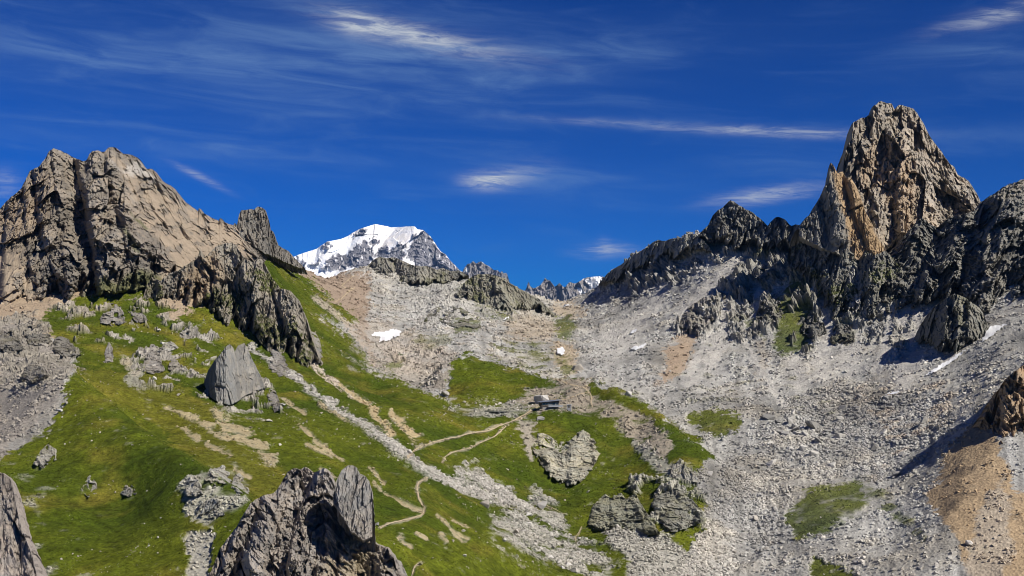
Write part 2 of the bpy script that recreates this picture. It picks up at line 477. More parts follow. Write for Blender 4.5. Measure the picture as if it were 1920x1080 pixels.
def lm(pts, w0, w1, soft=0.5, w=2):
    soft = soft * .55
    a, b = ((wx, wy) if w == 1 else (wxs, wys) if w == 2 else (PX, ER))
    d, s, _ = line_d(a, b, pts)
    ww = (w0 + (w1 - w0) * s) * np.clip(1 + n_md * 1.3 + n_hi * 1.1, .1, 3)
    return 1 - sstep(ww * (1 - soft), ww * (1 + soft), d)


def c3(r, g, b): return np.array([r, g, b], np.float32)


col = np.empty(D.shape + (3,), np.float32)
grey = c3(.388, .38, .352); tan = c3(.36, .29, .21); pink = c3(.30, .235, .175); orange = c3(.375, .275, .165)
col[:] = grey
chute = fbm(PX / 16 + n_md * .6, L * 5, L * 0, 4)             # stones sort themselves in strips down the slope
dk = sstep(-.05, .4, fbm(X / 75 + 30, Y / 75, Z / 75, 4) + .35 * chute)[..., None]
col = col * (1 - dk * .38)
col *= np.clip(1 + 0.28 * n_md + 0.75 * chute, .45, 1.6)[..., None]
col *= 1 + np.array([.05, 0, -.08]) * sstep(-.2, .5, n_lo + .5 * n_md)[..., None]


def paint(mask, c, amt=1.0):
    global col
    m = np.clip(mask * amt, 0, 1)[..., None]
    col = col * (1 - m) + c * m


# warm, iron-stained and earthy screes
paint(pm([(-400,300),(300,300),(480,430),(560,500),(480,520),(380,600),(80,640),(-400,640)]), c3(.34,.265,.185))
paint(pm([(-400,640),(60,600),(140,690),(120,740),(60,800),(0,860),(-400,900)]), c3(.27,.245,.21))
paint(pm([(540,480),(610,510),(690,515),(690,620),(700,690),(660,600),(560,520)], 8), pink)
paint(pm([(660,600),(720,600),(800,640),(860,650),(850,690),(810,735),(760,720),(690,690)], 12), c3(.36,.315,.26), .5)
paint(sstep(.0, .35, n_md) * pm([(700,600),(1000,600),(1080,640),(1080,700),(860,680)], 20), tan, .25)
paint(pm([(810,720),(860,672),(875,665),(850,710),(830,735)], 4), c3(.25,.22,.18), .9)
paint(pm([(950,600),(985,580),(1040,600),(1060,620),(1020,640),(960,640)], 30), c3(.40,.32,.22), .5)
paint(pm([(1040,640),(1075,650),(1090,690),(1060,705),(1035,690)], 9), c3(.42,.33,.22), .7)
paint(pm([(1030,565),(1075,565),(1100,590),(1050,600)], 7), c3(.42,.34,.24), .7)
paint(pm([(1235,720),(1250,660),(1275,628),(1310,612),(1300,660),(1270,705)], 9), c3(.36,.27,.185), .85)
paint(pm([(1420,640),(1440,640),(1440,700),(1425,720)], 9), c3(.42,.37,.30), .5)
paint(pm([(1735,930),(1780,850),(1830,785),(1870,820),(1905,920),(1960,950),(1960,1120),(1830,1120),(1790,1010)], 9, 2), orange, .95)
paint(pm([(1850,930),(1880,900),(1900,960),(1880,1100),(1800,1100),(1820,1000)], 16), c3(.40,.35,.28), .75)
paint(pm([(1600,740),(1760,720),(1800,760),(1720,830),(1640,900),(1660,800)], 30) * sstep(-.1, .4, n_md), c3(.38,.30,.215), .6)
# paler chutes of fresh scree
fan = np.zeros(D.shape)
for pl, a, b in [([(1395,475),(1340,530),(1280,590)], 7, 14), ([(1370,640),(1330,690),(1290,720)], 5, 8), ([(1425,540),(1415,590),(1400,620)], 5, 8),
                 ([(1340,620),(1310,670),(1290,700)], 6, 10), ([(1675,580),(1660,640),(1645,690)], 6, 10), ([(1545,560),(1550,620),(1540,700)], 6, 22), ([(1470,600),(1480,660),(1500,720)], 4, 16), ([(1360,560),(1355,620),(1330,680)], 5, 16), ([(1245,545),(1200,600),(1150,640)], 10, 26), ([(1720,600),(1715,660),(1690,720)], 6, 22), ([(1600,620),(1590,680)], 12, 22), ([(1690,500),(1700,560),(1690,600)], 5, 12),
                 ([(920,540),(870,590)], 8, 12), ([(1400,640),(1440,720),(1470,760)], 4, 7)]:
    fan = np.maximum(fan, lm(pl, a * 1.25, b * 1.25, .8))
    paint(lm(pl, a, b), c3(.46,.44,.40), .8)
paint(pm([(1000,690),(1240,720),(1260,790),(1330,800),(1330,850),(1180,720),(1090,700)], 14), c3(.42,.40,.36), .4)

# grass
grass = pm([(-60,900),(30,850),(95,800),(125,740),(140,690),(75,600),(110,575),(190,548),(275,520),(290,560),(330,600),(400,560),(470,470),(500,468),(560,510),
            (620,560),(665,600),(640,610),(585,590),(620,610),(680,660),(690,692),(765,718),(850,757),(835,735),(845,692),(872,660),(960,688),(1035,712),
            (1085,706),(1180,738),(1272,800),(1338,852),(1300,890),(1320,950),(1310,1000),(1290,1060),(1220,1085),(1200,1200),(-400,1200),(-400,900)], 5)
grass = np.maximum(grass, pm([(1285,782),(1330,770),(1382,780),(1392,800),(1350,818),(1310,806)], 5, 2) * .95)
grass = np.maximum(grass, pm([(1462,960),(1530,912),(1600,905),(1640,940),(1600,970),(1540,1000),(1490,1010)], 12) * sstep(-.75, -.05, n_md) * .9)
grass = np.maximum(grass, lm([(1600,915),(1650,935),(1700,975),(1730,1010)], 12, 8, .8) * sstep(-.3, .3, n_md) * .8)
grass = np.maximum(grass, pm([(1515,1100),(1530,1048),(1590,1062),(1640,1100)], 6) * .95)
grass = np.maximum(grass, pm([(1450,570),(1490,510),(1520,540),(1530,600),(1510,660),(1460,660)], 16) * sstep(-.6, -.1, n_md) * .9)
grass = np.maximum(grass, pm([(1400,560),(1440,540),(1440,640),(1400,620)], 14) * sstep(-.1, .4, n_md) * .7)
grass = np.maximum(grass, pm([(1570,600),(1600,560),(1620,600),(1590,650)], 14) * sstep(-.2, .4, n_md) * .7)
grass = np.maximum(grass, pm([(860,540),(900,520),(960,560),(960,600),(900,590)], 12) * sstep(-.3, .3, n_md) * .75)
grass = np.maximum(grass, pm([(1040,600),(1065,590),(1080,610),(1075,635),(1045,635)], 6) * .8)
grass = np.maximum(grass, pm([(850,600),(900,600),(900,620),(860,625)], 6) * .7)
grass = np.maximum(grass, pm([(930,650),(1000,640),(1080,680),(1060,705),(1000,690)], 14) * sstep(-.2, .25, n_md) * .75)
grass = np.maximum(grass, pm([(780,640),(830,625),(850,640),(800,660)], 8) * .5)
grass = np.maximum(grass, pm([(720,690),(750,670),(755,690),(735,700)], 5) * .7)
grass = np.maximum(grass, pm([(1260,690),(1330,640),(1420,650),(1400,740),(1300,760)], 30) * sstep(.15, .5, n_md) * .35)
grass = np.maximum(grass, pm([(1480,700),(1540,740),(1560,780),(1500,770)], 12) * sstep(0, .4, n_md) * .4)
# broken by scree runnels, bare earth and rubble
bare = np.zeros(D.shape)
def cut(m, c, amt=1.0):
    global grass, bare
    m = np.clip(m * amt, 0, 1); grass = grass * (1 - m); paint(m, c); bare = np.maximum(bare, m)
pale = c3(.38,.36,.315); earth = c3(.40,.32,.185)
cut(lm([(470,650),(560,715),(640,770),(720,825),(800,880),(870,915),(950,940)], 5, 11, .6) * sstep(-.55, -.15, n_md + .5 * n_hi), pale)
cut(lm([(870,885),(920,915),(990,960)], 15, 10, .6) * sstep(-.4, .0, n_md + .5 * n_hi), pale)
cut(lm([(960,990),(1030,1020),(1110,1060),(1160,1100)], 30, 18, .6, 1) * sstep(-.35, .05, n_md + .5 * n_hi), pale, .9)
cut(lm([(1010,940),(1050,990)], 18, 12, .6, 1) * sstep(-.3, .1, n_md + .5 * n_hi), pale, .85)
cut(lm([(560,650),(600,690),(660,740)], 2, 5, .5) , c3(.44,.38,.30))
cut(lm([(640,720),(690,760),(735,815)], 3, 6, .5), earth)
cut(lm([(735,780),(760,805),(778,818)], 5, 9, .5), earth)
cut(lm([(520,600),(560,650),(600,700),(640,735)], 3, 2, .6), c3(.44,.38,.30))
for pl, a, b in [([(310,765),(370,790),(430,820)], 3, 8), ([(425,800),(470,825),(510,860)], 12, 9), ([(385,830),(430,850)], 4, 6), ([(330,800),(372,820)], 2, 5), ([(560,800),(600,835),(640,865)], 3, 4),
                 ([(575,835),(620,860)], 3, 3), ([(600,880),(650,905)], 2, 3), ([(440,880),(470,895)], 3, 3), ([(520,740),(570,775)], 2, 4), ([(700,905),(760,950),(790,960)], 2, 4), ([(820,970),(850,1000),(872,1012)], 4, 5),
                 ([(825,1000),(838,1015)], 6, 5), ([(750,1010),(770,1025)], 6, 4), ([(400,770),(415,790)], 6, 4), ([(235,680),(255,700)], 8, 5), ([(780,1000),(800,1010)], 3, 3), ([(690,880),(720,905)], 2, 3), ([(600,755),(650,790)], 2, 3), ([(850,975),(880,990)], 2, 2)]:
    cut(lm(pl, a, b, .6) * sstep(-.5, -.05, n_md + .6 * n_hi), earth, .85)
cut(pm([(235,690),(270,690),(262,720),(240,715)], 5) , pale, .6)
cut(pm([(340,910),(380,880),(440,870),(465,910),(450,960),(400,990),(350,960)], 14) * sstep(-.25, .3, n_md), c3(.42,.40,.33), .85)
cut(pm([(355,1000),(400,1000),(395,1100),(350,1100)], 7), pale, .9)
cut(lm([(70,900),(60,960),(75,1060)], 20, 14, .9, 1) * sstep(0, .5, n_md), pale, .8)
cut(lm([(90,880),(150,900),(170,950)], 10, 8, .9, 1) * sstep(.05, .5, n_md), pale, .6)
cut(pm([(960,760),(1000,735),(1055,712),(1110,714),(1105,738),(1150,752),(1215,785),(1262,830),(1250,858),(1205,838),(1140,785),(1075,768),(1010,772)], 8) * sstep(-.45, -.05, n_md + .5 * n_hi), c3(.33,.28,.22), .9)
cut(pm([(840,765),(960,758),(1000,768),(970,780),(870,780)], 6) * sstep(-.5, .1, n_md), pale, .75)
cut(lm([(985,800),(990,840),(995,860)], 15, 5, .6), c3(.35,.31,.25), .9)
cut(lm([(1190,830),(1240,870),(1290,900)], 8, 12, .7, 1), pale, .7)
cut(pm([(1120,990),(1200,1000),(1260,1010),(1330,1080),(1330,1200),(1150,1200),(1180,1060)], 10), pale, .9)
cut(pm([(1225,870),(1290,870),(1310,910),(1240,900)], 10) * sstep(-.1, .4, n_md), pale, .7)
cut(lm([(590,560),(650,610),(680,650)], 4, 4, .5), c3(.40,.34,.27), .8)
cut(pm([(640,650),(690,650),(690,690),(660,690)], 8) * sstep(0, .4, n_md), pale, .6)
PATHS = [([(764,860),(770,851),(779,843),(797,834),(834,823),(856,820),(879,813),(916,808),(941,797),(967,787),(990,774),(1008,763)], 2.0),
         ([(829,868),(834,856),(853,847),(879,841),(901,830),(927,819),(941,808),(949,799)], 1.4),
         ([(712,991),(728,983),(745,978),(767,973),(790,967),(796,955),(790,944),(786,936),(782,917),(783,906),(803,895)], 2.2),
         ([(1036,710),(1062,719),(1081,723),(1100,729),(1106,738),(1110,745),(1107,752),(1111,763)], 1.1),
         ([(1040,752),(1066,748),(1090,738),(1104,736)], .8),
         ([(773,1078),(777,1062),(790,1054)], 1.6),
         ([(1080,1024),(1078,1008),(1086,998),(1090,987)], 1.0),
         ([(628,566),(640,560),(652,548),(664,542),(650,540),(640,536),(655,524),(664,517)], .8),
         ([(1010,940),(1030,950),(1060,965)], .7)]
for pts_, w_ in PATHS: cut(lm(pts_, w_ * 1.1, w_ * 1.1, .9, 0), c3(.43,.35,.23), .75)
# thin turf where stones come through
cut(sstep(.32, .52, fbm(X / 7, Y / 7, Z / 7 + 50, 4)) * sstep(-.2, .4, n_lo + .15), c3(.38,.34,.25), .42)

gcol = np.empty_like(col)
g1, g2, g3 = c3(.094, .110, .009), c3(.050, .073, .006), c3(.165, .142, .022)
a_ = sstep(-.35, .4, n_lo)[..., None]; gcol[:] = g2 * (1 - a_) + g1 * a_
a_ = (sstep(.0, .55, fbm(X / 28 + 9, Y / 28, Z / 28, 5)) * .8)[..., None]; gcol = gcol * (1 - a_) + g3 * a_
up = pm([(130,690),(300,690),(520,880),(640,960),(480,940),(400,878),(300,815)], 10) * .7       # drier turf along the crest
gcol = gcol * (1 - .6 * up[..., None]) + g3 * .6 * up[..., None]
gcol *= np.clip(1 + .45 * n_md + .6 * n_hi, .35, 1.8)[..., None]
col = col * (1 - grass[..., None]) + gcol * grass[..., None]

# ------------------------------------------------------------------ relief of the land
def rock_relief(x, y, z, L, dip, seed, fine=True):
    """fractured rock: leaning ribs split into tilted slabs and blocks with open joints; about -1..1"""
    ca, sa = math.cos(dip), math.sin(dip)
    a = (x * ca + z * sa) / L + seed; b = (z * ca - x * sa) / L * .36; c = y / L * .7 + seed * .37
    wa = fbm(a * .9, b * .9, c * .9, 2) * .22
    big = 1 - np.abs(perlin(a * .40 + wa, b * .33, c * .40)) * 1.9
    big = big * .7 + .3 * (1 - np.abs(perlin(a * 1.05 + 7 + wa, b * .8, c * 1.05)) * 1.9)
    d1, v1, e1 = facets(a * 1.15 + wa, b * 1.15, c * 1.15)
    d2, v2, e2 = facets(a * 3.1 + wa * 2, b * 2.9, c * 3.1)
    d3, v3, e3 = facets(a * 8.2, b * 7.4 + wa * 3, c * 8.2)
    rel = (big - .42) * .85 + .50 * d1 + .27 * d2 + .12 * d3
    jn = sstep(-.05, .25, perlin(a * .8 + 3, b * .8, c * .8))                      # joints open only here and there
    rel -= (.16 * (1 - sstep(.0, .07, e1)) + .07 * (1 - sstep(.0, .10, e2))) * jn
    r2 = ridged(a * 3.3 + wa, b * 2.4, c * 3.3, 3, .6)
    rel += (r2 - .4) * .32
    if fine: rel += .06 * facets(a * 20, b * 18, c * 20)[0]
    return rel, big, v1, v2


def normals(x, y, z):
    P = np.stack([x, y, z], -1)
    a = np.gradient(P, axis=1); b = np.gradient(P, axis=0)
    n = np.cross(a, b); n /= np.linalg.norm(n, axis=-1)[..., None] + 1e-9
    return n


# bedrock breaking through the slopes
RBANDS = [([(1320,470),(1400,470),(1500,450),(1570,560),(1560,640),(1520,680),(1440,640),(1390,640),(1330,640),(1262,622),(1285,580),(1330,548),(1380,510)], 1.0, c3(.225,.215,.185)),
          ([(1126,530),(1200,480),(1300,440),(1340,470),(1310,500),(1260,530),(1200,552)], 1.0, c3(.21,.205,.185)),
          ([(1560,600),(1700,560),(1730,620),(1690,660),(1640,640),(1590,660)], .8, c3(.25,.24,.21)),
          ([(680,505),(760,485),(870,510),(960,520),(1040,585),(1030,600),(900,590),(800,612),(760,545)], .45, c3(.35,.335,.29)),
          ([(60,590),(180,548),(300,560),(360,620),(330,690),(240,640),(160,640)], .55, c3(.27,.24,.19)), ([(-40,600),(70,590),(150,640),(150,700),(60,730),(-40,720)], .8, c3(.23,.21,.17)),
          ([(700,640),(840,640),(830,700),(740,700)], .5, c3(.35,.30,.24)), ([(180,600),(420,620),(480,700),(560,760),(520,800),(400,760),(260,720)], .5, c3(.29,.27,.23)),
          ([(1180,900),(1300,870),(1330,980),(1240,1020)], .6, c3(.30,.29,.24))]
rkm = np.zeros(D.shape)
brk = fbm(X / 19 + 5, Y / 19, Z / 19 + 8, 4, .6)
rel_, rr_, rv1, rv2 = rock_relief(X, Y, Z, 11., -.1, 3.3, False)
for poly, am, c_ in RBANDS:
    m_ = pm(poly, 16) * np.where(grass > .5, sstep(.13, .19, brk), am * sstep(-.22, .06, brk)) * (1 - .92 * fan)
    m2 = np.clip(m_, 0, 1)[..., None]
    col = col * (1 - m2) + c_ * np.clip(.8 + .5 * rv1 + .4 * (rv2 - .5), .4, 1.5)[..., None] * m2
    rkm = np.maximum(rkm, m_)
grass = grass * (1 - rkm)
moss = rkm * (PX > 1100) * (Y > 850) * sstep(.0, .3, fbm(X / 24, Y / 24, Z / 24 + 77, 4)) * sstep(1.0, .4, np.abs(PX - 1480) / 130) * .7
col = col * (1 - moss[..., None]) + c3(.085, .09, .022) * moss[..., None]
coarse = np.clip(pm([(1400,800),(1500,740),(1640,720),(1790,760),(1740,830),(1660,900),(1500,890),(1420,860)], 40) + .75 * pm([(1000,930),(1330,880),(1480,880),(1480,1010),(1350,1100),(950,1100)], 30)
                 + .6 * lm([(470,650),(640,770),(800,880),(1000,960)], 25, 40) + .45 * sstep(.0, .4, n_md), .08, 1)
scree = 1 - grass
nr = normals(X, Y, Z)
amp = np.clip(D / 700, .6, 2.0)
h = (2.0 * n_lo + .8 * n_md) * amp + grass * 1.6 * (ridged(X / 40 + 3, Y / 40, Z / 40, 2) - .4)
f1, f2, cv = cells(X / 2.6, Y / 2.6, Z / 2.6)
h = h + scree * amp * (.3 + .7 * coarse) * (.55 * n_hi + .5 * (cv - .5)) + grass * .22 * n_hi
h = h + scree * (ridged(X / 45, Y / 45, Z / 90, 3) - .4) * 2.4
h = h + rkm * (5.5 + 3.5 * (PX > 1100)) * np.clip(rel_ + .3, -.6, 1.5) * np.clip(D / 900, .5, 1.4)
X += nr[..., 0] * h; Y += nr[..., 1] * h; Z += nr[..., 2] * h

# far rows: the valley beyond
xs, ys, zs, cs, gs = [X], [Y], [Z], [col], [grass]
for dist, zz in ((3200, -260), (6000, -900), (24000, -900)):
    xs.append(((cols - CX) / F * dist)[None] * 1.0); ys.append(np.full((1, NC), float(dist))); zs.append(np.full((1, NC), float(zz)))
    cs.append(np.broadcast_to(c3(.10, .12, .05), (1, NC, 3))); gs.append(np.ones((1, NC)))
GV = np.stack([np.concatenate(a).ravel() for a in (xs, ys, zs)], 1)
ground = mesh_obj('ground', GV, grid_faces(NR + 3, NC), M_ground, smooth=False)
col_attr(ground, np.concatenate(cs).reshape(-1, 3)); flt_attr(ground, np.concatenate(gs), 'grass')
ground['kind'] = 'structure'; ground['label'] = 'steep alpine slopes of green turf and pale grey scree'

# what the camera meets first, for setting things down on the land
ZB_S = 2.0
zb_w, zb_h = int(2120 / ZB_S), int(800 / ZB_S)
ZB = np.full((zb_h, zb_w), 1e9)
gpx, gpy = project(X, Y, Z)
iu = ((gpx + 100) / ZB_S).astype(int); iv = ((gpy - 400) / ZB_S).astype(int)
ok = (iu >= 0) & (iu < zb_w) & (iv >= 0) & (iv < zb_h)
np.minimum.at(ZB, (iv[ok], iu[ok]), Y[ok])
for _ in range(6):                                     # fill the pinholes
    e = ZB > 1e8
    if not e.any(): break
    P4 = np.pad(ZB, 1, constant_values=1e9)
    nb = np.min([P4[:-2, 1:-1], P4[2:, 1:-1], P4[1:-1, :-2], P4[1:-1, 2:]], axis=0)
    ZB = np.where(e, nb, ZB)


# a smoothed copy for laying patches on the land
ok_ = (ZB < 1e8).astype(float); num = np.where(ZB < 1e8, ZB, 0)
def _box(a):
    p = np.pad(a, 1, 'edge'); return sum(p[i:i + a.shape[0], j:j + a.shape[1]] for i in range(3) for j in range(3))
ZS = np.where(ok_ > 0, _box(num) / np.maximum(_box(ok_), 1), 1e9)


def gdist(px, py):
    i = int(np.clip((py - 400) / ZB_S, 0, zb_h - 1)); j = int(np.clip((px + 100) / ZB_S, 0, zb_w - 1))
    while ZB[i, j] > 1e8 and i < zb_h - 1: i += 1
    return float(ZB[i, j])


def gmap(px, py):
    u = np.clip((px + 100) / ZB_S, 0, zb_w - 1.01); v = np.clip((py - 400) / ZB_S, 0, zb_h - 1.01)
    i, j = v.astype(int), u.astype(int); fu, fv = u - j, v - i
    q = [ZS[i, j], ZS[i, j + 1], ZS[i + 1, j], ZS[i + 1, j + 1]]
    r = (q[0] * (1 - fu) + q[1] * fu) * (1 - fv) + (q[2] * (1 - fu) + q[3] * fu) * fv
    return np.where(np.max(q, axis=0) > 1e8, 1e9, r)


def at(px, py, d): return Vector(((px - CX) / F * d, d, (HY - py) / F * d))
def on(px, py): return at(px, py, gdist(px, py))


# ------------------------------------------------------------------ crags and peaks
def dense(pts, xs_): 
    P = np.array(pts, float); return np.interp(xs_, P[:, 0], P[:, 1])


def crag(name, top, bottom, label, cat, group=None, d0=None, lean=60., amp=4., L=18., dip=.1, seed=0., step=1.6, tops=2.2, sink=10,
         thick=None, ribs=(), base=(.27, .24, .20), zones=(), green=.0, dtop=None, bulge=.3, soft=(), mat=None, dark=.5, drape=None, tonek=1.0, rocky=None, botj=5.0, frag=1.1, melt=0.):
    """a rock face standing in the slope. top/bottom: outline in picture columns and rows; its foot is at the distance of the
    ground it stands on; lean: steepness of the face in degrees; ribs: buttresses; zones: differently coloured rock"""
    x0, x1 = top[0][0], top[-1][0]
    n = max(8, int((x1 - x0) / step)); px = np.linspace(x0, x1, n)
    yt = dense(top, px); yb = dense(bottom, px)
    jag = fbm(px / 9. + seed * 3, px * 0 + seed, px * 0, 4, .62) * tops
    edge = np.clip(np.minimum(px - x0, x1 - px) / 8., 0, 1)
    yb = yb + fbm(px / 13. + seed * 5, px * 0 - seed, px * 0 + 3, 3, .6) * botj * edge
    ysm = np.minimum(yt, yb - 1.0)
    kz = max(3, int(26 / step)) | 1
    ysm = np.convolve(np.pad(ysm, kz // 2, 'edge'), np.ones(kz) / kz, 'valid')[:n]
    ysm = np.minimum(ysm, yb - .8)
    yt = np.minimum(yt + jag * edge, yb - .6)
    if d0 is None:
        g = np.array([gdist(a, b) for a, b in zip(px, yb)])
        kz = max(3, int(30 / step)) | 1
        g = np.convolve(np.pad(g, kz // 2, 'edge'), np.ones(kz) / kz, 'valid')[:n]
    else:
        g = dense(d0, px) if isinstance(d0, (list, tuple)) else np.full(n, float(d0))
    yb2 = yb + sink
    hpx = float(np.max(yb2 - yt)); m = max(8, int(hpx / step))
    v = np.linspace(0, 1, m)[:, None]
    row = yb2 + (ysm - yb2) * v + (yt - ysm) * v ** 7
    height = (yb2 - row) / F * g                                  # metres above the foot
    if dtop is not None: dist = g + (dense(dtop, px) - g) * v ** 1.15
    else: dist = g + height / math.tan(math.radians(lean))
    pxx = np.broadcast_to(px, row.shape)
    if drape is not None:                                         # bedrock showing through the slope it lies in
        gd = gmap(pxx, row); line = g + height / math.tan(math.radians(lean))
        gd = np.where(gd > 1e8, line, gd)
        sd_ = poly_sd(pxx, row, list(zip(px, yt)) + list(zip(px[::-1], yb[::-1])))
        nz_ = fbm(pxx / 12. + seed, row / 10., row * 0 + seed, 4, .6)
        tt_ = np.clip(sd_ / 12. + nz_ * frag, -1, .55) - .05
        dist = gd - drape * np.where(tt_ < 0, tt_ * 3, tt_)
    xw, zw = (pxx - CX) / F * dist, (HY - row) / F * dist
    rr, r, v1, v2 = rock_relief(xw, dist, zw, L, dip, seed)
    a = np.full(row.shape, float(amp))
    if rocky is not None:
        rk = np.zeros(row.shape)
        jx, jy = fbm(pxx / 11., row / 11., row * 0 + seed, 4) * 13, fbm(pxx / 9. + 7, row / 9., row * 0 + seed, 4) * 11
        for poly in rocky: rk = np.maximum(rk, sstep(-2.2, 2.2, poly_sd(pxx + jx, row + jy, poly)))
        a = a * (.22 + .78 * rk)
    poke = sstep(.02, .20, fbm(pxx / 26. + seed, row / 20., row * 0 + seed, 4, .6))   # bedrock poking out of the scree
    for poly, f_, k_ in soft:
        a = a * (1 - (1 - (k_ + (.8 - k_) * .55 * poke)) * sstep(-f_, f_, poly_sd(pxx + v1 * 6, row + v2 * 6, poly)))
    disp = -rr * a * 1.3
    for pts, wl_, wr_, am in ribs:
        d, s, side = line_d(pxx, row, pts)
        lft = pxx < np.interp(row, [p[1] for p in sorted(pts, key=lambda p: p[1])], [p[0] for p in sorted(pts, key=lambda p: p[1])])
        w_ = np.where(lft, wl_, wr_)
        fall = np.clip(1 - d / w_, 0, 1)
        disp -= am * fall * (1 - .5 * fall) * 2 * (.75 + .5 * v1)
    # the face bulges toward the camera in its middle, and rolls back at the sides
    us = np.clip(np.minimum(px - x0, x1 - px) / max(6., .3 * (x1 - x0)), 0, 1)[None]
    wid = (x1 - x0) / F * g.mean()
    disp = disp - bulge * min(wid * .25, 25.) * np.sin(us * math.pi / 2) * (1 - v * .8)
    dist = dist + disp
    dist = dist + np.clip((row - yb + 2) / max(sink, 4), 0, 1) * (.05 * g + amp * .6)     # the foot runs down into the ground
    if melt:
        fing = .42 + 1.25 * fbm(pxx / 17. + row / 60. + seed, row / 55., row * 0 + seed, 4, .6)
        h01 = (yb - row) / np.minimum(melt, .7 * (yb - yt) + 1)
        dist = dist + .028 * g * sstep(-.1, .55, fing - h01) * sstep(1.2, .6, h01)
    big = np.maximum(dist, g * .8)
    X_, Y_, Z_ = (pxx - CX) / F * big, big, (HY - row) / F * big
    # back of the rock: down behind the top
    th = thick if thick is not None else max(3., min(wid * .4, 90.))
    rows_b = max(5, int(m * .14)); xb, yb_, zb_ = [], [], []
    tz = Z_[-1]; bz = Z_[0]
    for i in range(1, rows_b + 1):
        s = i / rows_b
        yy = Y_[-1] + th * s ** .8 + rng.normal(size=n) * .15 * th / rows_b
        zz = tz + (np.minimum(bz, tz - 1) - 3 - tz) * s ** 1.6
        xb.append((px - CX) / F * Y_[-1] + (rng.normal(size=n) * .1)); yb_.append(yy); zb_.append(zz)
    X_ = np.concatenate([X_, xb]); Y_ = np.concatenate([Y_, yb_]); Z_ = np.concatenate([Z_, zb_])
    # colour of the rock itself
    B = np.array(base, np.float32)
    lo = fbm(xw / (L * 2.2) + seed, dist / (L * 2.2), zw / (L * 2.2), 4); hi = fbm(xw / (L * .3), dist / (L * .3), zw / (L * .3) - seed, 4)
    tone = 1 + .34 * lo + .30 * hi + .34 * (v2 - .5) + .34 * (v1 - .5)
    tone = 1 + (tone - 1) * tonek
    cc_ = B * np.clip(tone, .35, 1.9)[..., None]
    cc_ *= 1 + np.stack([.10 * hi + .08 * lo, .02 * hi, -.10 * hi - .10 * lo], -1)
    for poly, f_, c_, am in zones:
        if soft and am > .89: am = am * (1 - .8 * poke)
        z_ = sstep(-f_, f_, poly_sd(pxx + lo * 20 + hi * 9, row + hi * 14, poly)) * am
        z_ = z_[..., None]; cc_ = cc_ * (1 - z_) + np.array(c_, np.float32) * np.clip(.75 + .25 * tone + .18 * hi, .4, 1.6)[..., None] * z_
    if rocky is not None:
        st_ = 1 + .3 * (v1 - .5) + .3 * (v2 - .5) + .3 * lo
        rk = rk * (1 - .85 * sstep(.25, .45, fbm(pxx / 4., row / 14. + pxx / 20., row * 0 + 2, 2)))
        cc_ = cc_ * (1 - rk[..., None]) + np.array((.21, .205, .215), np.float32) * st_[..., None] * rk[..., None]
    if green:
        nz = normals(X_[:m], Y_[:m], Z_[:m]); nz = np.where(nz[..., 1:2] > 0, -nz, nz)
        gm = (sstep(.12, .30, lo + .35 * hi) * sstep(.15, .5, np.abs(nz[..., 2])) * green)[..., None]
        cc_ = cc_ * (1 - gm) + np.array((.065, .08, .014), np.float32) * gm
    back = np.broadcast_to(B, (rows_b, n, 3))
    o = mesh_obj(name, np.stack([X_.ravel(), Y_.ravel(), Z_.ravel()], 1), grid_faces(m + rows_b, n), mat or M_rock)
    col_attr(o, np.concatenate([cc_, back]).reshape(-1, 3))
    tag(o, label, cat, group)
    return o


ROCK = 'rock outcrop'
warm = (.235, .205, .165); greyr = (.27, .25, .22); darkr = (.175, .17, .15); palegr = (.34, .325, .28)
TANS = (.335, .27, .195)

